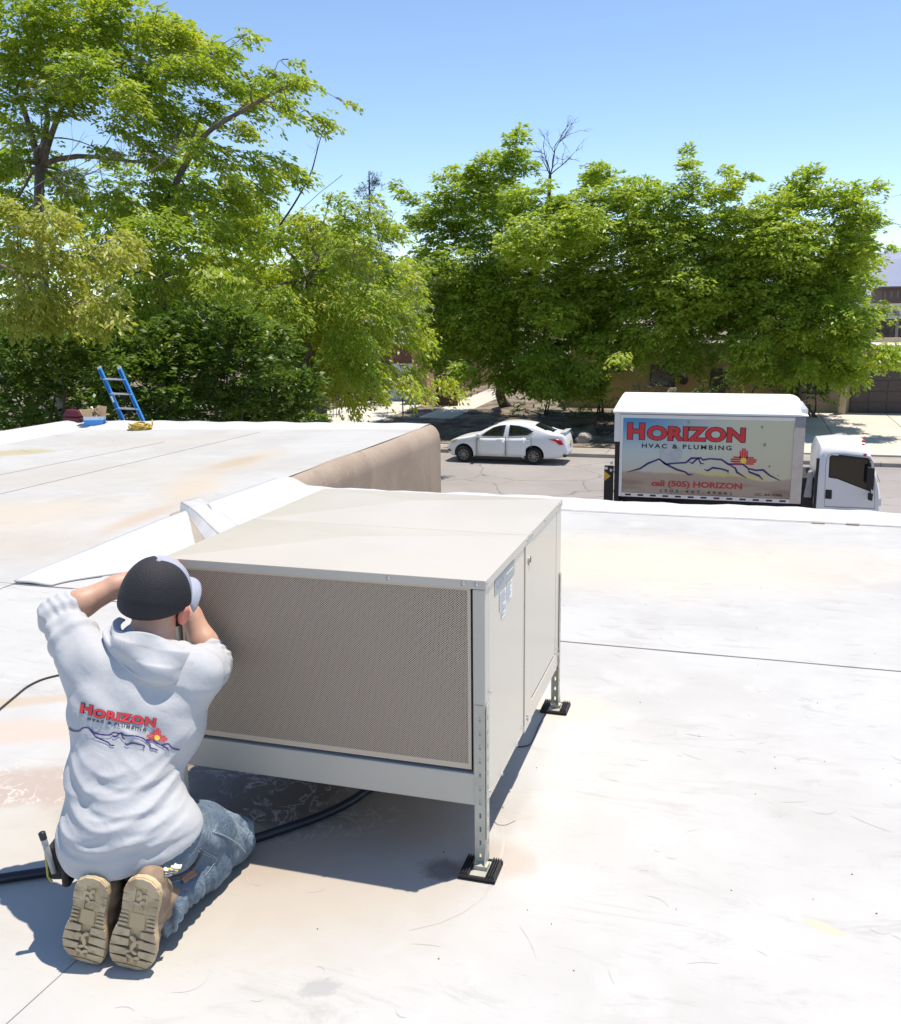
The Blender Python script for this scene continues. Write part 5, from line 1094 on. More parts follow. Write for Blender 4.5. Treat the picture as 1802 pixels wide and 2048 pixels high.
# loose leaf litter and low cover in the shaded yards
V, T = leaves([(TR.uniform(-13, 1), TR.uniform(37.2, 47), 0, .5, TR.random()) for _ in range(160)], 10, .14, .06, .4, .1, (0, 0, -9)); V[:, 2] = V[:, 2]*.16+yard_z(V[:, 1])+.05
gcv = thing('ground_cover', (-8, 42, yz(42)), 'low weeds and leaf litter over the shaded yard behind the car', 'weeds'); o = leaf_obj('ground_cover_leaves', V, T, M_leafO, gcv); o['kind'] = 'stuff'; gcv['kind'] = 'stuff'

# ================================================================== THE KNEELING MAN
def sst(a, b, v): t = np.clip((v-a)/(b-a), 0, 1); return t*t*(3-2*t)
class Field:
    """signed distance field on a grid; parts are blended with a smooth minimum, then meshed"""
    def __init__(s, lo, hi, h):
        s.lo = np.array(lo, float); s.h = h; s.n = np.ceil((np.array(hi)-s.lo)/h).astype(int)+1
        s.ax = [s.lo[i]+h*np.arange(s.n[i]) for i in range(3)]; s.F = np.full(s.n, .2, np.float32)
    def sub(s, lo, hi):
        sl = []
        for i in range(3):
            a = int(max(0, math.floor((lo[i]-s.lo[i])/s.h))); b = int(min(s.n[i], math.ceil((hi[i]-s.lo[i])/s.h)+1)); sl.append(slice(a, max(a, b)))
        sl = tuple(sl); return sl, [s.ax[0][sl[0]][:, None, None], s.ax[1][sl[1]][None, :, None], s.ax[2][sl[2]][None, None, :]]
    def blend(s, sl, d, k):
        f = s.F[sl]
        if k <= 0: s.F[sl] = np.minimum(f, d); return
        h = np.clip(.5+.5*(f-d)/k, 0, 1); s.F[sl] = f*(1-h)+d*h-k*h*(1-h)
    def cone(s, a, b, ra, rb, k=.02):
        a, b = np.array(a, float), np.array(b, float); m = max(ra, rb)+.09
        sl, (x, y, z) = s.sub(np.minimum(a, b)-m, np.maximum(a, b)+m); d = b-a; L2 = d@d+1e-12
        t = np.clip(((x-a[0])*d[0]+(y-a[1])*d[1]+(z-a[2])*d[2])/L2, 0, 1)
        D = np.sqrt((x-a[0]-t*d[0])**2+(y-a[1]-t*d[1])**2+(z-a[2]-t*d[2])**2)-(ra+(rb-ra)*t); s.blend(sl, D.astype(np.float32), k); return s
    def chain(s, pts, rs, k=.02):
        for i in range(len(pts)-1): s.cone(pts[i], pts[i+1], rs[i], rs[i+1], k)
        return s
    def ell(s, c, r, k=.02, M=None):
        c = np.array(c, float); r = np.array(r, float); m = max(r)+.09; sl, (x, y, z) = s.sub(c-m, c+m); x, y, z = x-c[0], y-c[1], z-c[2]
        if M is not None:
            M = np.array(M); x, y, z = M[0,0]*x+M[1,0]*y+M[2,0]*z, M[0,1]*x+M[1,1]*y+M[2,1]*z, M[0,2]*x+M[1,2]*y+M[2,2]*z
        k0 = np.sqrt((x/r[0])**2+(y/r[1])**2+(z/r[2])**2); k1 = np.sqrt((x/r[0]**2)**2+(y/r[1]**2)**2+(z/r[2]**2)**2)+1e-9
        s.blend(sl, (k0*(k0-1)/k1).astype(np.float32), k); return s
    def cut(s, p, n, lo=None, hi=None):
        """remove everything on the side the normal points to"""
        n = np.array(n, float); n /= np.linalg.norm(n); sl, (x, y, z) = s.sub(lo if lo is not None else s.lo, hi if hi is not None else s.lo+s.h*s.n)
        s.F[sl] = np.maximum(s.F[sl], ((x-p[0])*n[0]+(y-p[1])*n[1]+(z-p[2])*n[2]).astype(np.float32)); return s
    def mesh(s):
        F = s.F; n = F.shape; ins = F < 0
        act = np.zeros(tuple(k-1 for k in n), bool); allin = np.ones_like(act)
        offs = [(i, j, k) for i in (0, 1) for j in (0, 1) for k in (0, 1)]
        def cr(A_, o): return A_[o[0]:o[0]+n[0]-1, o[1]:o[1]+n[1]-1, o[2]:o[2]+n[2]-1]
        for o in offs: c = cr(ins, o); act |= c; allin &= c
        act &= ~allin; I = np.argwhere(act); idx = -np.ones(act.shape, np.int64); idx[act] = np.arange(len(I))
        S = np.zeros((len(I), 3)); C = np.zeros(len(I))
        for a in range(3):
            for o in offs:
                if o[a]: continue
                p = np.array(o); q = p.copy(); q[a] = 1
                fa = F[tuple((I+p).T)]; fb = F[tuple((I+q).T)]; m = (fa < 0) != (fb < 0)
                t = np.where(m, fa/(fa-fb+1e-12), 0); pos = (I+p).astype(float); pos[:, a] += t; S[m] += pos[m]; C[m] += 1
        V = s.lo+(S/C[:, None])*s.h; Q = []
        for a in range(3):
            b, c = (a+1) % 3, (a+2) % 3
            sl0 = [slice(None)]*3; sl1 = [slice(None)]*3; sl0[a] = slice(0, n[a]-1); sl1[a] = slice(1, n[a])
            m = ins[tuple(sl0)] != ins[tuple(sl1)]; E = np.argwhere(m); E = E[(E[:, b] > 0) & (E[:, c] > 0) & (E[:, b] < n[b]-1) & (E[:, c] < n[c]-1)]
            eb = np.zeros(3, int); eb[b] = 1; ec = np.zeros(3, int); ec[c] = 1
            q = np.stack([idx[tuple((E-eb-ec).T)], idx[tuple((E-ec).T)], idx[tuple(E.T)], idx[tuple((E-eb).T)]], 1)
            fl = ~ins[tuple(E.T)]; q[fl] = q[fl][:, ::-1]; Q.append(q)
        Q = np.concatenate(Q); Q = Q[(Q >= 0).all(1)]; return V, Q
def vnormals(V, Q):
    d1 = V[Q[:, 2]]-V[Q[:, 0]]; d2 = V[Q[:, 3]]-V[Q[:, 1]]; nf = np.cross(d1, d2); Nn = np.zeros_like(V)
    for k in range(4): np.add.at(Nn, Q[:, k], nf)
    return Nn/(np.linalg.norm(Nn, axis=1, keepdims=True)+1e-12)
def relax(V, Q, it, lam=.5):
    for _ in range(it):
        A_ = np.zeros_like(V); c = np.zeros(len(V))
        for k in range(4):
            for j in (1, 3): np.add.at(A_, Q[:, k], V[Q[:, (k+j) % 4]]); np.add.at(c, Q[:, k], 1)
        V = V+lam*(A_/np.maximum(c, 1)[:, None]-V)
    return V
def np_part(name, V, Q, mat, par):
    me = mesh_np(name, V, Q); me.polygons.foreach_set('use_smooth', np.ones(len(Q), bool)); o = link(name, me, mat, par); me.update(); return o
P0 = _rot((-.9, 2.4, 0))
man = thing('person', (P0.x, P0.y, 0), 'man in pale hooded shirt, dark cap and jeans kneeling with raised arms', 'person', rz=YAW)
# local axes of the man: x to the camera's right, y away from it, z up
def loc_px(px, py, yy):   # a point seen at (px, py) lying yy beyond the man's origin
    d = _ray(px, py); c, s_ = math.cos(YAW), math.sin(YAW); f = Vector((-s_, c, 0)); g = Vector((c, s_, 0)); t = (2.4+yy)/d.dot(f); p = CAMP+d*t
    return np.array([p.dot(g)+.9, p.dot(f)-2.4, p.z])
hipL, hipR = np.array([-.115, .05, .27]), np.array([.075, .03, .27]); kneeL, kneeR = np.array([-.02, .40, .075]), np.array([.185, .315, .068])
ankL, ankR = np.array([-.060, -.06, .115]), np.array([.085, -.085, .125])
shL, shR = np.array([-.145, .17, .715]), np.array([.150, .19, .675])
elL, elR = np.array([-.300, .33, .818]), np.array([.140, .43, .625]); wrL, wrR = np.array([-.085, .468, .905]), np.array([.030, .50, .825])
neck0, head = np.array([.012, .20, .775]), np.array([.036, .262, .905])
HD = R_(13); fdir = np.array([math.sin(HD), math.cos(HD), 0]); rdir = np.array([math.cos(HD), -math.sin(HD), 0]); tilt = R_(-7)
fw = fdir*math.cos(tilt)-np.array([0, 0, 1])*math.sin(tilt); upv = np.cross(rdir, fw); ROLLH = R_(14); rdir, upv = rdir*math.cos(ROLLH)-upv*math.sin(ROLLH), upv*math.cos(ROLLH)+rdir*math.sin(ROLLH); HM = np.stack([rdir, fw, upv], 1)   # head axes as columns
def hp_(x, y, z): return head+HM @ np.array([x, y, z])
m = Mat('skin', (.55, .33, .235), .5, 0, .4); m.vary((.47, .26, .175), 30, .4, .7, .6); m.b.inputs['Subsurface Weight'].default_value = .08; m.b.inputs['Subsurface Radius'].default_value = (.01, .004, .002)
fa_ = N(m.nt, 'ShaderNodeAttribute', attribute_name='ear_glow'); m.mix(m.math('MULTIPLY', fa_.outputs['Fac'], .75), (.62, .17, .13)); m.bump(m.noise(300, 2), .15, .001); m.vary((.50, .29, .20), 120, .5, .7, .5); M_skin = m.m  # sun glow through the ears, painted as red in the skin colour
B = Field((-.42, -.2, -.01), (.34, .66, 1.06), .0055)
B.chain([[-.02, .03, .28], [-.03, .10, .42], [-.01, .17, .58], [.005, .19, .70]], [.125, .118, .125, .105], .05)
B.ell([-.075, .02, .27], [.10, .105, .10], .04).ell([.05, .0, .27], [.10, .105, .10], .04)
for sh, el, wr in ((shL, elL, wrL), (shR, elR, wrR)):
    B.cone([.005, .19, .70], sh, .09, .06, .05); B.chain([sh, sh*.5+el*.5, el], [.056, .049, .038], .03); B.chain([el, el*.72+wr*.28, el*.3+wr*.7, wr], [.040, .043, .033, .026], .02)
for hp, kn, an in ((hipL, kneeL, ankL), (hipR, kneeR, ankR)): B.chain([hp, hp*.5+kn*.5, kn], [.085, .072, .058], .03); B.chain([kn, kn*.65+an*.35, an], [.050, .050, .034], .02)
B.chain([neck0-[0, .03, .03], neck0+[.01, .02, .03], head-[.0, .02, .04]], [.062, .056, .056], .03)
B.ell(hp_(0, -.010, .012), [.071, .090, .088], .02, HM).ell(hp_(0, .03, -.05), [.058, .062, .066], .03, HM).ell(hp_(0, .072, -.082), [.03, .026, .024], .03, HM)
B.cone(hp_(0, .092, .005), hp_(0, .112, -.026), .009, .014, .012); B.ell(hp_(0, .085, -.06), [.024, .012, .008], .01, HM); B.ell(hp_(0, .088, .012), [.055, .014, .010], .015, HM)
for s_ in (-1, 1):
    e = hp_(.090*s_, -.010, -.040); EM = HM @ np.array([[1, .35*s_, 0], [-.35*s_, 1, 0], [0, 0, 1]]); EM /= np.linalg.norm(EM, axis=0)
    B.ell(e, [.010, .022, .035], .006, EM); B.ell(e+HM @ np.array([.008*s_, -.006, .006]), [.006, .017, .026], .004, EM); B.ell(hp_(.033*s_, .088, .0), [.013, .012, .011], .004, HM)
# hands: palm, four fingers of different length, thumb
def hand(wr, d, pn, side, curl):
    d = np.array(d, float); d /= np.linalg.norm(d); pn = np.array(pn, float); pn -= d*(pn@d); pn /= np.linalg.norm(pn); w = np.cross(d, pn)*side
    B.cone(wr, wr+d*.02, .025, .026, .012)
    for k, (o_, L, r_) in enumerate(((.031, .072, .0092), (.010, .080, .0096), (-.011, .075, .0092), (-.031, .058, .0082))):
        kn = wr+d*(.088-.006*abs(k-1))+w*o_; B.cone(wr+d*.015+w*o_*.55, kn, .015, .0125, .012)
        p = kn; a = curl[0]
        for sg, f_ in ((.45, 1), (.32, 1.0), (.23, .8)):
            v = d*math.cos(a)+pn*math.sin(a); q_ = p+v*L*sg; B.cone(p, q_, r_, r_*.92, .003); p = q_; a += curl[1]*f_
    t0 = wr+d*.028+w*.024; t1 = t0+(d*.55+w*.65+pn*.35)*.036; t2 = t1+(d*.85+w*.15+pn*.45)*.030; t3 = t2+(d*.9+pn*.3-w*.1)*.024
    B.chain([t0, t1, t2, t3], [.016, .0125, .0108, .009], .006)
hand(wrL, [.62, .55, .25], [.35, .15, -1], 1, (.25, .45)); hand(wrR, [-.35, .72, .45], [-.3, .9, -.6], -1, (.35, .5))
V, Q = B.mesh(); V = relax(V, Q, 1, .35); body_o = np_part('body', V, Q, M_skin, man)
ear_d = np.minimum(*[np.linalg.norm(V-hp_(.090*s_, -.010, -.040), axis=1) for s_ in (-1, 1)]); at_ = body_o.data.attributes.new('ear_glow', 'FLOAT', 'POINT'); at_.data.foreach_set('value', (1-sst(.022, .046, ear_d)).astype(np.float32))
# hair stubble at the nape and the beard
m = Mat('cropped_hair', (.03, .018, .012), .8); m.bump(m.noise(500, 2), .6, .002)
fade = m.step(m.noise(240, 2), .46, .60); tr = N(m.nt, 'ShaderNodeBsdfTransparent'); ms = N(m.nt, 'ShaderNodeMixShader'); ms.inputs[0].default_value = .42; m.L.new(m.b.outputs[0], ms.inputs[1]); m.L.new(tr.outputs[0], ms.inputs[2]); m.L.new(ms.outputs[0], m.out.inputs[0]); M_stub = m.m
Hf = Field(head-.17, head+.17, .005); Hf.ell(hp_(0, -.012, .010), [.0735, .093, .089], .02, HM).ell(hp_(0, -.03, -.05), [.062, .06, .05], .03, HM); Hf.cut(hp_(0, .02, 0), fw); Hf.cut(hp_(0, 0, -.068), -upv+.2*fw)
for s_ in (-1, 1): Hf.cut(hp_(.07*s_, 0, -.035), rdir*s_+fw*.8)
V, Q = Hf.mesh(); np_part('hair', relax(V, Q, 1), Q, M_stub, man)
M_beard = Mat('dark_beard', (.018, .011, .008), .85); M_beard.bump(M_beard.noise(260, 3), 1, .006); M_beard = M_beard.m
Bf = Field(head-.2, head+.2, .0045)
for s_ in (-1, 1): Bf.chain([hp_(.064*s_, .012, -.040), hp_(.056*s_, .034, -.075), hp_(.034*s_, .070, -.102), hp_(0, .086, -.110)], [.008, .013, .016, .018], .012)
Bf.chain([hp_(.068, -.004, -.052), hp_(.064, .012, -.078)], [.010, .014], .01); Bf.cone(hp_(-.022, .094, -.05), hp_(.022, .094, -.05), .008, .008, .01); V, Q = Bf.mesh(); rb = np.random.default_rng(4); Nn = vnormals(V, Q); V = V+Nn*(rb.random((len(V), 1))*.005); np_part('beard', V, Q, M_beard, man)
# ---- shirt
m = Mat('pale_grey_jersey', (.47, .48, .497), .75, 0, .25); m.vary((.43, .44, .46), 7, .35, .7, .8, detail=7); m.bump(m.noise(700, 2), .12, .0008); m.bump(m.noise(13, 4, .5, .8), .34, .012); m.bump(m.noise(34, 4, .5, .6), .18, .006); M_shirt = m.m
S = Field((-.46, -.26, .16), (.32, .60, .96), .0058)
S.cone([-.022, -.005, .31], [-.018, -.02, .15], .142, .156, .05); S.chain([[-.018, -.005, .30], [-.042, .080, .42], [-.028, .155, .56], [.004, .185, .675]], [.142, .147, .144, .122], .06)
S.ell([-.085, -.01, .285], [.118, .130, .10], .05).ell([.075, .0, .285], [.120, .125, .10], .05)
S.ell([-.10, .14, .60], [.098, .112, .13], .05).ell([.090, .165, .56], [.088, .110, .13], .05)
for sh, el, wr, e in ((shL, elL, wrL, .34), (shR, elR, wrR, .36)):
    S.cone([.004, .185, .70], sh, .088, .072, .05); S.chain([sh, sh*.5+el*.5, el], [.072, .062, .053], .04); S.cone(el, el+(wr-el)*e, .052, .043, .03)
S.cone([-.11, .15, .62], elL*.5+shL*.5, .075, .045, .05)
for el, wr, e in ((elL, wrL, .33), (elR, wrR, .34)):
    d = (wr-el)/np.linalg.norm(wr-el); p = el+(wr-el)*e; S.cut(p, d, p-.08, p+.08)
S.cone([.0, .19, .70], [.008, .205, .768], .10, .074, .03)
hn = np.array([-.05, -.32, -1.]); S.cut([-.02, -.10, .245], [.12, .18, -1.], (-.46, -.26, .16), (.32, .60, .40))
V, Q = S.mesh(); V = relax(V, Q, 2, .5); Nn = vnormals(V, Q)
x, y, z = V[:, 0], V[:, 1], V[:, 2]
def ridge_(p, sharp=.55): q_ = np.sin(p); return np.sign(q_)*np.abs(q_)**sharp
backw = sst(.2, -.5, Nn[:, 1]); cxm = -.02+.05*(z-.3)
u_ = (x-cxm)/.18; D = np.zeros(len(V))
rf = np.random.default_rng(12)
FO = [(.488, .05, .0045, .020, .09, 1.1), (.437, -.05, .0085, .022, .115, 1.2), (.372, -.15, .0085, .022, .10, 1.2), (.322, -.3, .007, .020, .07, 1.1), (.285, -.4, .004, .014, .05, 1.0)]
FO += [(rf.uniform(.29, .50), rf.uniform(-.9, .9), rf.uniform(.0018, .0042), rf.uniform(.007, .013), rf.uniform(.02, .16), rf.uniform(.25, .6)) for _ in range(26)]
for zc_, uc, am, wd, cu, hl in FO:
    s_ = (z-(zc_+cu*(u_-uc*.4)**2+.03*(u_-uc)*(hl < .7)*np.sign(-uc)))/wd
    D += am*(np.where(s_ > 0, np.exp(-s_*.75), np.exp(np.minimum(0, s_)*2.4))-.75*np.exp(-((s_+1.5)/.9)**2))*(.25+.75*backw)*sst(hl*1.15, hl*.45, np.abs(u_-uc*(hl < .7)))
for _ in range(16):      # short creases running from the armpits and the neck
    a0 = np.array([rf.uniform(-.16, .16), rf.uniform(.50, .70)]); an_ = rf.uniform(.5, 1.2)*(1 if a0[0] < 0 else -1)+rf.normal()*.2; dv = np.array([math.cos(an_), math.sin(an_)])
    s1 = (x-a0[0])*dv[0]+(z-a0[1])*dv[1]; s2 = (-(x-a0[0])*dv[1]+(z-a0[1])*dv[0])/rf.uniform(.006, .010); D += rf.uniform(.0015, .0035)*(np.exp(-np.abs(s2)*.9)-.5*np.exp(-((s2+2)/1.2)**2))*np.exp(-(s1/.05)**2)*backw
D += .0025*np.sin((u_*1.6+(z-.3)*10)*3.2)*sst(.46, .34, z)*sst(.45, .9, np.abs(u_))
D += .0035*np.sin(x*50+z*44+2*np.sin(z*30))*sst(.58, .68, z)*sst(.15, .7, np.abs(u_)); D += .0025*np.sin((x+z)*46+4*np.sin(y*9))*sst(.5, .6, z)
D += .0035*np.sin(x*24-z*42+1.5*np.sin(x*20))*sst(.50, .56, z)*sst(.68, .60, z)*backw
for sh, el, wr, amp, e in ((shL, elL, wrL, .0105, .34), (shR, elR, wrR, .0095, .36)):
    # folds gathered round the sleeve, tighter towards the cuff
    def along(a, b):
        d = b-a; L = np.linalg.norm(d); t = ((V-a)@d)/(L*L); r = np.linalg.norm(V-a-np.clip(t, 0, 1)[:, None]*d, axis=1); return t, r, L
    t, r, L = along(sh, el); ang = np.arctan2((V-sh)[:, 2]-(V-sh)@((el-sh)/L)*((el-sh)/L)[2], (V-sh)[:, 0])
    D += amp*.55*np.sin(t*L/.046*2*math.pi/1.2+1.1*np.sin(ang)+.5*np.sin(2*ang+t*4))*sst(.15, .55, t)*sst(1.15, .9, t)*sst(.13, .08, r)
    t, r, L = along(el, wr); ang = np.arctan2((V-el)[:, 2], (V-el)[:, 1])
    D += amp*.38*np.sin(t*L/.026*2*math.pi+1.2*np.sin(ang+.5))*sst(-.2, .05, t)*sst(e-.01, e-.09, t)*sst(.095, .07, r)
for el, wr, e in ((elL, wrL, .33), (elR, wrR, .34)):
    t, r, L = along(el, wr); D *= 1-.85*sst(e-.10, e-.02, t)*sst(.12, .09, r)
V = V+Nn*(.78*D)[:, None]; V = relax(V, Q, 1, .4); shirt = np_part('shirt', V, Q, M_shirt, man)
# ---- hood lying in folds behind the neck
def hood_g(a, b):
    an = R_(-112)+R_(224)*a; sn, cs = math.sin(an), math.cos(an)
    prof = [(.74, .030, .0), (.90, .040, .016), (1.06, .022, .034), (1.15, -.010, .048), (1.13, -.038, .056), (1.0, -.052, .046), (.86, -.056, .03)]
    i = b*(len(prof)-1); k = min(int(i), len(prof)-2); t = i-k; t = t*t*(3-2*t)
    r_ = prof[k][0]*(1-t)+prof[k+1][0]*t; dz = prof[k][1]*(1-t)+prof[k+1][1]*t; bk = prof[k][2]*(1-t)+prof[k+1][2]*t
    lobe = max(0, math.cos(an-R_(24)))**1.4; X_ = sn*.098*r_*1.12; Y_ = -cs*.098*r_*.78-bk*lobe*1.05; Z_ = dz*(.45+.95*lobe)-.045*sn
    f_ = .0075*math.sin(an*3.2+b*9+1.2*math.sin(an*2))*math.sin(min(1, b*1.3)*math.pi)+.005*math.sin(b*17-an*3.5)*b*(1-b)*3
    Z_ += .010*math.sin(an*2.2+.6)*(1-b)
    return (.022+X_+f_*sn, .200+Y_-f_*cs, .776+Z_+f_*.6)
mb = MB().grid(hood_g, 72, 40); me = bpy.data.meshes.new('hood'); me.from_pydata(mb.v, [], mb.f); me.polygons.foreach_set('use_smooth', np.ones(len(mb.f), bool)); hood = link('hood', me, M_shirt, man)
md = hood.modifiers.new('t', 'SOLIDIFY'); md.thickness = .007; md.offset = 0; md = hood.modifiers.new('s', 'SUBSURF'); md.levels = 1; md.render_levels = 1
Cf = Field((-.14, .04, .68), (.18, .36, .88), .005); Cf.chain([[-.082, .20, .772], [-.055, .145, .778], [.015, .125, .782], [.085, .14, .762], [.115, .20, .745], [.085, .28, .72]], [.020, .026, .026, .028, .026, .02], .02)
Cf.chain([[-.082, .20, .772], [-.098, .225, .762], [-.075, .275, .745]], [.022, .030, .030], .02); V, Q = Cf.mesh(); V = relax(V, Q, 3); Nn = vnormals(V, Q); V += Nn*(.003*np.sin(V[:, 0]*90+V[:, 2]*120))[:, None]; np_part('collar', V, Q, M_shirt, man)
# ---- jeans
m = Mat('faded_denim', (.135, .185, .245), .85, 0, .2); m.vary((.33, .40, .46), 9, .45, .64, .9, detail=8); m.vary((.07, .10, .15), 14, .55, .75, .8, detail=8); m.vary((.10, .14, .19), 380, .4, .6, .5, stretch=(1, .3, 1)); m.bump(m.noise(600, 2), .3, .0015); m.bump(m.noise(26, 6, .62, 2.2), .9, .012); M_den = m.m
J = Field((-.26, -.22, -.005), (.33, .52, .36), .0055)
J.ell([-.075, .0, .255], [.112, .118, .095], .04).ell([.065, -.01, .25], [.118, .118, .095], .04)
for hp, kn, an in ((hipL, kneeL, ankL), (hipR, kneeR, ankR)):
    J.chain([hp, hp*.5+kn*.5, kn+[0, -.01, .01]], [.102, .090, .073], .04); J.ell(kn+[0, .005, 0], [.07, .07, .066], .03); J.chain([kn+[0, 0, -.004], kn*.6+an*.4+[0, 0, -.012], an+[0, .02, -.02]], [.064, .066, .062], .03); J.cone(an+[0, .02, -.02], an+[.0, -.03, -.03], .062, .066, .02)
for an, kn in ((ankL, kneeL), (ankR, kneeR)):
    d = an-kn; d /= np.linalg.norm(d); p = an+d*.012; J.cut(p, d, p-[.085, .16, .15], p+[.085, .12, .06])
J.cut([0, 0, .004], [0, 0, -1]); J.cut([-.01, -.06, .318], [.05, -.35, 1], (-.26, -.22, .22), (.33, .16, .36))
V, Q = J.mesh(); V = relax(V, Q, 1, .5); Nn = vnormals(V, Q); x, y, z = V.T
g = sst(.012, .03, z)
D = .0032*np.sin((y*1.2-x*.6+z*.5)/.030*2*math.pi/1.2+2*np.sin(z*26))*sst(.14, .30, y)+.003*np.sin((x*1.3+y*.9)/.034*2*math.pi/1.1+2.5*np.sin(z*18))*sst(.16, .06, y)*sst(.16, .08, z)
D += .002*np.sin(y*70+3*np.sin(x*30)+z*40)*sst(.2, .1, z)+.003*np.sin(x*80-y*50)*sst(-.02, .1, y)
V = V+Nn*(D*g)[:, None]; V[:, 2] = np.maximum(V[:, 2], .003); jeans = np_part('jeans', V, Q, M_den, man)
def bvh_of(o): me = o.data; return BVHTree.FromPolygons([v.co[:] for v in me.vertices], [tuple(p.vertices) for p in me.polygons])
bt_s, bt_j = bvh_of(shirt), bvh_of(jeans)
c_l = Vector((.9, -2.4, CAM_H))      # the camera seen from the man's own axes
def cast(bt, px, py, off=.0015):
    d = Vector(loc_px(px, py, 0.))-c_l; d.normalize(); h = bt.ray_cast(c_l, d)
    if h[0] is None: return None
    n_ = h[1]; n_ = -n_ if n_.dot(d) > 0 else n_; return h[0]+n_*off-d*off*.6
M_thread = simple('pale_thread', (.38, .42, .46), .8)
def strip_on(name, bt, pxs, w, mat, off=.0018, n=14):
    P_ = [Vector((p[0], p[1], 0)) for p in pxs]; pts = smooth_path(P_, n); W = [q_ for q_ in (cast(bt, p.x, p.y, off) for p in pts) if q_ is not None]
    if len(W) > 2: return part(name, MB().tube(W, w, 6), mat, man, local=True, smooth=True)
strip_on('seam', bt_j, ((424, 1663), (450, 1672), (475, 1688), (490, 1705)), .0012, M_thread)
strip_on('pocket_stitching', bt_j, ((395, 1701), (415, 1711), (432, 1718), (424, 1732), (410, 1752)), .0008, M_thread)
strip_on('pocket_stitching', bt_j, ((400, 1697), (418, 1708), (434, 1714)), .0008, M_thread)
# waistband, belt loop, patch, printed paper tucked in the waist
M_belt = simple('dark_band', (.03, .035, .05), .7)
for w_, dy in ((.008, 0), (.0045, 9)): strip_on('waistband', bt_j, ((215, 1752+dy), (300, 1757+dy), (352, 1752+dy), (385, 1730+dy), (402, 1700+dy)), w_, M_belt if dy == 0 else M_den, .001)
def patch_on(name, bt, quad, mat, n=6, off=.004, thick=.0025, parent=None):
    a, b, c, d = [np.array(q_, float) for q_ in quad]; V = []; last = None
    for i in range(n+1):
        for j in range(n+1):
            p = (a*(1-i/n)+b*i/n)*(1-j/n)+(d*(1-i/n)+c*i/n)*j/n; h = cast(bt, p[0], p[1], off)
            if h is None: h = last if last is not None else Vector(loc_px(p[0], p[1], -.1))
            last = h; V.append(h)
    w = n+1; o = part(name, MB().add(V, [(i*w+j, (i+1)*w+j, (i+1)*w+j+1, i*w+j+1) for i in range(n) for j in range(n)]), mat, parent or man, local=parent is None, smooth=True)
    o.modifiers.new('t', 'SOLIDIFY').thickness = thick; return o
patch_on('leather_patch', bt_j, ((358, 1757), (383, 1738), (392, 1752), (366, 1768)), simple('brown_leather', (.34, .19, .13), .7))
# ---- cap
m = Mat('black_mesh_cap', (.008, .0075, .010), .75); vx = N(m.nt, 'ShaderNodeTexVoronoi'); vx.inputs['Scale'].default_value = 330; m.L.new(m.tc.outputs['Object'], vx.inputs['Vector']); m.mix(m.step(vx.outputs['Distance'], .25, .5, 0, .8), (.022, .022, .028)); m.bump(vx.outputs['Distance'], .7, .002); M_cap = m.m
m = Mat('grey_cap_cloth', (.36, .385, .46), .8); m.vary((.33, .35, .43), 300); m.bump(m.noise(500, 2), .3, .001); M_capg = m.m
cy_ = R_(11); CM = np.stack([HM[:, 0]*math.cos(cy_)-HM[:, 1]*math.sin(cy_), HM[:, 1]*math.cos(cy_)+HM[:, 0]*math.sin(cy_), HM[:, 2]], 1)
def hc_(x, y, z): return head+CM @ np.array([x, y, z])
cap = bpy.data.objects.new('cap', None); COL.objects.link(cap); cap.parent = man
CR = np.array([.096, .112, .132]); cc0 = (0, -.014, -.012)
def cap_pt(az, el, k=1.0):    # az 0 = front; el 0 = rim, 1 = crown button
    c_, s_ = math.cos(el*math.pi/2), math.sin(el*math.pi/2); pw = .80
    q_ = np.array([math.sin(az)*c_**pw*CR[0], math.cos(az)*c_**pw*CR[1], (s_**1.0)*CR[2]*.94-(1-el)*.016*((1-math.cos(az))/2)**2.6]); dip = .004*abs(math.cos(3*az))*math.sin(el*math.pi)
    return hc_(*(np.array(cc0)+q_*(k-dip)))
def cap_mesh(name, a0, a1, mat, nn):
    mb = MB().grid(lambda a, b: tuple(cap_pt(a0+(a1-a0)*a, b*.995)), nn, 20); o = part(name, mb, mat, cap, local=True, smooth=True); o.modifiers.new('t', 'SOLIDIFY').thickness = .003; return o
FA = R_(61); cap_mesh('mesh_back', FA, 2*math.pi-FA, M_cap, 60); cap_mesh('front_panel', -FA, FA, M_capg, 30)
part('button', MB().lathe([(0, .006), (.006, .005), (.009, 0)], 14, Matrix([[CM[i][j] for j in range(3)]+[hc_(0, -.014, -.012+.124)[i]] for i in range(3)]+[[0, 0, 0, 1]])), M_capg, cap, local=True, smooth=True)
def brim(a, b):
    an = R_(-62)+R_(124)*a; rr_ = b; q_ = np.array([math.sin(an)*CR[0]*(1+.02*rr_), math.cos(an)*CR[1]+rr_*.070*(math.cos(an*1.25)**.7 if math.cos(an*1.25) > 0 else 0), .004-.014*rr_-.10*abs(math.sin(an))**2.2*(.25+.35*rr_)+.012]); return tuple(hc_(*(np.array(cc0)+q_)))
o = part('brim', MB().grid(brim, 28, 8), M_capg, cap, local=True, smooth=True); o.modifiers.new('t', 'SOLIDIFY').thickness = .0035
M_teal = simple('teal_stitch', (.20, .45, .50), .6)
zz = [(.0, .0), (.012, .012), (.016, .008), (.027, .024), (.031, .019), (.040, .036), (.052, .046)]
pts = [tuple(cap_pt(R_(96)-a*11.5, .09+b*3.0, 1.012)) for a, b in zz]; part('stitched_logo', MB().tube(pts, .0013, 5), M_teal, cap, local=True)
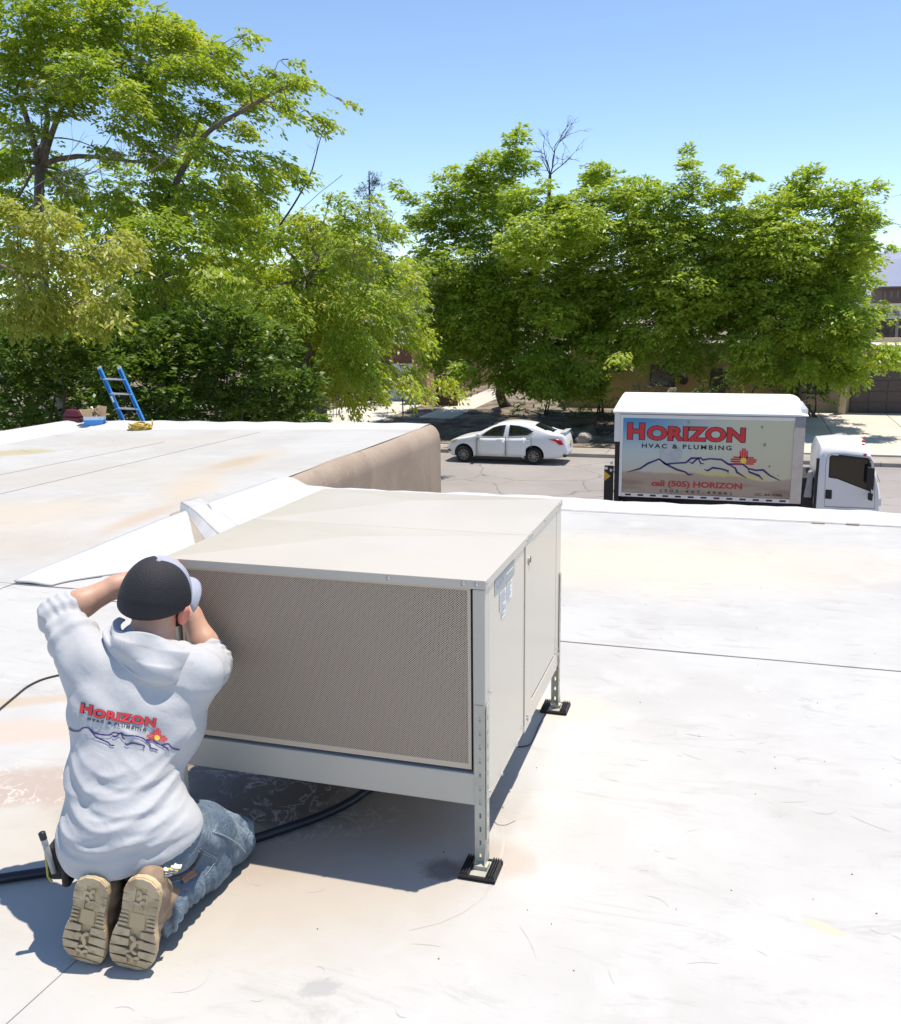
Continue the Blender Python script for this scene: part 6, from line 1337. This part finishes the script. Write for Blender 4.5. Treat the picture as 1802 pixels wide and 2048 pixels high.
# ---- boots
M_boot = simple('tan_suede', (.30, .215, .145), .85, var=.25, scale=25, bump=.4, bscale=120); 
m = Mat('tan_sole', (.54, .425, .265), .7); m.vary((.33, .24, .145), 18, .4, .66, .95, detail=9); m.vary((.22, .16, .10), 34, .58, .72, .8, detail=8); m.vary((.56, .45, .29), 9, .5, .75, .7); m.bump(m.noise(150, 3), .25, .002); M_sole = m.m
m = Mat('sole_recess', (.48, .37, .21), .85); M_srec = m.m
OUT = [(.0, -.036), (.012, -.047), (.035, -.054), (.07, -.056), (.105, -.053), (.14, -.044), (.175, -.040), (.205, -.041), (.235, -.041), (.258, -.035), (.272, -.020), (.277, 0), (.272, .020), (.258, .036), (.235, .043), (.205, .043), (.175, .040), (.14, .042), (.105, .050), (.07, .052), (.035, .046), (.012, .032), (.0, .012)]
def halfw(s, sd):
    pts = sorted([(p[0], p[1]) for p in OUT if (p[1] < 0) == (sd < 0)]); return float(np.interp(s, [p[0] for p in pts], [p[1] for p in pts]))
def boot(toe, heel, ank, side, kn):
    e = bpy.data.objects.new('boot', None); COL.objects.link(e); e.parent = man
    toe, heel = np.array(toe, float), np.array(heel, float); U_ = heel-toe; Ls = np.linalg.norm(U_); U_ /= Ls; sc_ = Ls/.277
    nrm = np.array([0, -1, 0.])+.12*np.array([-.9, 0, 1]); nrm -= U_*(nrm@U_); nrm /= np.linalg.norm(nrm); W_ = np.cross(U_, nrm)   # W_ to the camera's left/right
    if W_[0] < 0: W_ = -W_
    def sp(s, w, d, bend=True):
        q_ = toe+U_*s*sc_+W_*w*side*sc_*1.22+nrm*d
        if bend and s < .075: q_ = q_-nrm*((.075-s)**2)*3.2
        return tuple(q_)
    def slab(name, poly, d0, d1, mat, par, bev=.0012):
        n = len(poly); mb = MB().add([sp(s, w, d0) for s, w in poly]+[sp(s, w, d1) for s, w in poly], [tuple(range(n)), tuple(range(2*n-1, n-1, -1))]+[(i, i+n, (i+1) % n+n, (i+1) % n) for i in range(n)])
        bm = bmesh.new(); me = bpy.data.meshes.new(name); me.from_pydata(mb.v, [], mb.f); bm.from_mesh(me); bmesh.ops.recalc_face_normals(bm, faces=bm.faces)
        if bev: bmesh.ops.bevel(bm, geom=bm.edges, offset=bev, segments=2, profile=.5, affect='EDGES', clamp_overlap=True)
        bm.to_mesh(me); bm.free(); return link(name, me, mat, par)
    so_ = slab('sole', OUT, -.020, -.0015, M_sole, e, .003)
    slab('sole_plate', [(s, w*.985) for s, w in OUT], -.006, .0006, M_srec, so_, .001)
    def block(s0, s1, sd, wi, k=0, sk=0):   # tread lug from the edge in to |w| = wi
        P_ = []; n = 5
        for i in range(n+1): s = s0+(s1-s0)*i/n; P_.append((s, halfw(s, sd)*.99))
        P_ += [(s1-sk*.4, wi*sd), (s0+sk, wi*sd)]; slab('tread_lug', P_, -.001, .0032, M_sole, so_, .0014)
    for sd in (-1, 1):
        wo = .013 if sd < 0 else .011
        for (s0, s1) in ((.0135, .0405), (.0425, .0690), (.0710, .0975), (.0995, .1255)): block(s0, s1, sd, wo, 0, .005)
        for s0 in (.133, .145, .157, .169): slab('waist_rib', [(s0, halfw(s0, sd)*.98), (s0+.007, halfw(s0+.007, sd)*.98), (s0+.007, .024*sd), (s0+.003, .021*sd), (s0, .024*sd)], -.001, .0040, M_sole, so_, .0014)
        for (s0, s1) in ((.1775, .2005), (.2025, .2235), (.2255, .2485)): block(s0, s1, sd, .012, 0, -.003)
    slab('heel_edge', [(.247, -.034), (.258, -.033), (.271, -.018), (.275, 0), (.271, .018), (.258, .034), (.247, .036), (.250, .014), (.251, -.014)], -.001, .0062, M_sole, so_, .0016)
    slab('toe_edge', [(.001, -.034), (.012, -.043), (.014, -.018), (.013, .012), (.011, .030), (.001, .010)], -.001, .0042, M_sole, so_, .0016)
    for s, w, r_, a in ((.040, .0, .018, .4), (.065, -.004, .016, 1.5), (.092, .003, .019, .2), (.200, 0, .017, .9), (.226, .002, .017, .1)):
        P_ = [];
        for i in range(24): t = 2*math.pi*i/24; q_ = r_*(.62+.42*math.cos(3*(t-a))); P_.append((s+q_*math.sin(t), w+q_*math.cos(t)))
        slab('tread_star', P_, -.001, .0048, M_sole, so_, .001)
    slab('shank_label', [(.130, -.018), (.174, -.017), (.174, .017), (.130, .018)], -.001, .0022, M_srec, so_, .001)
    # upper: foot and ankle behind the sole
    G = Field(np.minimum(toe, ank)-[.12, .08, .06], np.maximum(heel, ank)+[.12, .17, .06], .0055)
    def bp(s, w, d): return np.array(sp(s, w, -d, False))
    G.chain([bp(.035, -.004, .035), bp(.08, -.004, .045), bp(.14, 0, .055), bp(.20, 0, .060), bp(.24, 0, .052)], [.034, .046, .044, .042, .034], .03)
    G.chain([bp(.225, 0, .055), np.array(ank)+[0, .0, .0], np.array(ank)+(np.array(kn)-ank)*.16], [.040, .046, .046], .03)
    G.cut(toe-nrm*.016, nrm); V, Q = G.mesh(); V = relax(V, Q, 1); Nn = vnormals(V, Q); V = V+Nn*(.0022*np.sin(V[:, 2]*130+V[:, 0]*60))[:, None]; V[:, 2] = np.maximum(V[:, 2], .002); np_part('upper', V, Q, M_boot, e)
boot([-.104, -.195, .012], [-.048, -.178, .262], ankL, -1, kneeL); boot([.040, -.222, .008], [.090, -.20, .272], ankR, 1, kneeR)
# ---- print on the back of the shirt
def print_px(V):    # crop pixels of the photographed print -> shirt surface
    return [cast(bt_s, 120+p[0]/6.4214, 1380+p[1]/6.4214, .0016) for p in V]
def print_on(name, items, mat, off):
    mb = MB()
    for V, Fs in items:
        P_ = [cast(bt_s, 120+p[0]/6.4214, 1380+p[1]/6.4214, off) for p in V]
        ok = [f for f in Fs if all(P_[i] is not None for i in f)]; mb.add([(q_ if q_ is not None else (0, 0, 0)) for q_ in P_], ok)
    used = sorted({i for f in mb.f for i in f}); mp = {a: i for i, a in enumerate(used)}
    return part(name, MB().add([mb.v[i] for i in used], [tuple(mp[i] for i in f) for f in mb.f]), mat, shirt_print, local=True)
shirt_print = bpy.data.objects.new('back_print', None); COL.objects.link(shirt_print); shirt_print.parent = man
def refine(V, Fs, L):
    bm = bmesh.new(); vs_ = [bm.verts.new((p[0], p[1], 0)) for p in V]
    for f in Fs:
        try: bm.faces.new([vs_[i] for i in f])
        except ValueError: pass
    bmesh.ops.triangulate(bm, faces=bm.faces)
    for _ in range(4):
        es = [e for e in bm.edges if e.calc_length() > L]
        if not es: break
        bmesh.ops.subdivide_edges(bm, edges=es, cuts=1); bmesh.ops.triangulate(bm, faces=[f for f in bm.faces if len(f.verts) > 3])
    bm.verts.index_update(); out = (np.array([v.co[:2] for v in bm.verts]), [tuple(v.index for v in f.verts) for f in bm.faces]); bm.free(); return out
def tilted(body, x0, y0, x1, y1, h, off, grow=0, space=1.13, lean=.12):
    """lettering along the baseline (x0,y0)-(x1,y1) in crop pixels, cap height h"""
    V, Fs = text_mesh(body, off, space); lo, hi = V.min(0), V.max(0)
    if grow: V, Fs = text_mesh(body, off+grow, space)
    q_ = (V-lo)/(hi-lo); d = np.array([x1-x0, y1-y0]); up = np.array([lean, -1])*h
    P_ = np.array([x0, y0])+q_[:, :1]*d+q_[:, 1:]*up; return P_, Fs
for body, a, hh in (('H', (262, 290, 412, 326), 128), ('ORIZON', (425, 348, 1222, 478), 112)):
    for V, Fs in islands(*tilted(body, *a, hh, .05, .03)): print_on('letter_outline', [refine(V, Fs, 45)], M_ink, .0016)
    for V, Fs in islands(*tilted(body, *a, hh, .05)): print_on('letter', [refine(V, Fs, 45)], M_redi, .0030)
V, Fs = tilted('HVAC & PLUMBING', 355, 388, 1102, 535, 36, .032, 0, 1.38)
for V2, F2 in islands(V, Fs): print_on('letter', [refine(V2, F2, 14)], M_ink, .0016)
SM = [[(118,480),(165,520),(250,525),(290,490),(370,487),(430,540),(520,570),(640,578),(690,545),(760,560),(790,550),(830,580),(900,588),(990,598),(1070,625),(1100,650),(1180,640),(1240,680),(1300,710),(1385,690),(1440,745),(1540,768)],
 [(370,487),(430,555),(470,605),(620,675),(650,710),(705,713)], [(830,682),(865,710),(905,680),(990,690),(1078,715),(1068,750)], [(1080,640),(1150,700),(1160,745),(1230,765),(1250,785)], [(1300,712),(1350,735),(1395,782)], [(680,580),(710,605),(785,555),(810,615),(838,630)]]
for L in SM: print_on('mountain_line', [ribbon(smooth_path([Vector((p[0], p[1], 0)) for p in L], 3) and [(p.x, p.y) for p in smooth_path([Vector((p[0], p[1], 0)) for p in L], 3)], 9)], M_purp, .002)
rays, disc = zia(0, 0, 1); rz_ = lambda p: (1243+135*p[0]+12*p[1], 612-125*p[1]+22*p[0])
for r_ in rays: print_on('sun_ray', [refine([rz_(p) for p in r_], [(0, 1, 2, 3)], 40)], M_redi, .0028)
print_on('sun_disc', [refine([rz_((p[0]*1.1, p[1]*1.1)) for p in disc], [tuple(range(20))], 40)], M_yeli, .0034)
# ---- things he carries
def to_world(p): c, s_ = math.cos(YAW), math.sin(YAW); return Vector((P0.x+p[0]*c-p[1]*s_, P0.y+p[0]*s_+p[1]*c, p[2]))
pq = to_world((-.192, -.055, .235)); pouch = thing('tool_pouch', pq, 'black belt pouch with a grey pen at the kneeling man\'s left hip', 'pouch', rz=YAW)
part('pocket', MB().box(-.022, .020, -.03, .035, -.045, .055), simple('black_nylon', (.012, .012, .013), .7, bump=.5, bscale=200), pouch, local=True, bevel=.010)
part('pocket', MB().box(.016, .040, -.045, .02, -.06, .035), simple('black_nylon_dark', (.010, .010, .011), .7), pouch, local=True, bevel=.010)
part('edge_binding', MB().tube([(-.023, -.031, .04), (-.023, -.031, -.03), (-.012, -.034, -.046)], .003, 6), simple('yellow_binding', (.45, .42, .08), .6), pouch, local=True)
pen = part('pen', MB().lathe([(0, -.05), (.0075, -.048), (.0085, .03), (.0075, .036), (.0085, .038), (.0085, .062), (.006, .07), (0, .07)], 14, Matrix.Translation((-.012, -.034, .030)) @ Matrix.Rotation(-.18, 4, 'Y')), simple('grey_pen', (.35, .36, .36), .35), pouch, local=True, smooth=True)
part('pen_cap', MB().lathe([(.0092, .055), (.0095, .075), (.004, .078), (0, .078)], 14, Matrix.Translation((-.012, -.034, .030)) @ Matrix.Rotation(-.18, 4, 'Y')), M_ink, pen, smooth=True, local=True)
M_paper = simple('white_paper', (.74, .73, .66), .8, var=.05)
tp = to_world((.11, -.12, .25)); slip = thing('paper_slip', tp, 'folded white paper tag with print tucked into the back of the man\'s jeans', 'paper', rz=YAW)
def slipq(quad, yy0, yy1, mat, name, dz=0):
    a, b, c, d = quad; ys_ = (yy0, yy0, yy1, yy1); W = [Vector(loc_px(p[0], p[1], y_))-Vector((.11, -.12, .25)) for p, y_ in zip((a, b, c, d), ys_)]
    def f_(i, j): q_ = (W[0]*(1-i)+W[1]*i)*(1-j)+(W[3]*(1-i)+W[2]*i)*j; return tuple(q_+Vector((0, -.004*math.sin(i*math.pi)-dz, .003*math.sin(j*6))))
    o = part(name, MB().grid(f_, 6, 6), mat, slip, local=True, smooth=True); o.modifiers.new('t', 'SOLIDIFY').thickness = .001; return o
s1_ = slipq(((298, 1756), (340, 1752), (358, 1740), (330, 1733)), -.150, -.128, M_paper, 'sheet'); slipq(((340, 1736), (362, 1738), (364, 1728), (350, 1725)), -.135, -.118, M_paper, 'folded_end'); slipq(((336, 1737), (356, 1741), (358, 1738), (340, 1734)), -.137, -.125, M_yeli, 'yellow_stripe', .002)
for k in range(3): slipq(((322+k*3, 1752-k*5), (345+k*3, 1749-k*5), (345+k*3, 1748-k*5), (322+k*3, 1750.6-k*5)), -.152+k*.006, -.152+k*.006, M_print, 'print_line', .004)
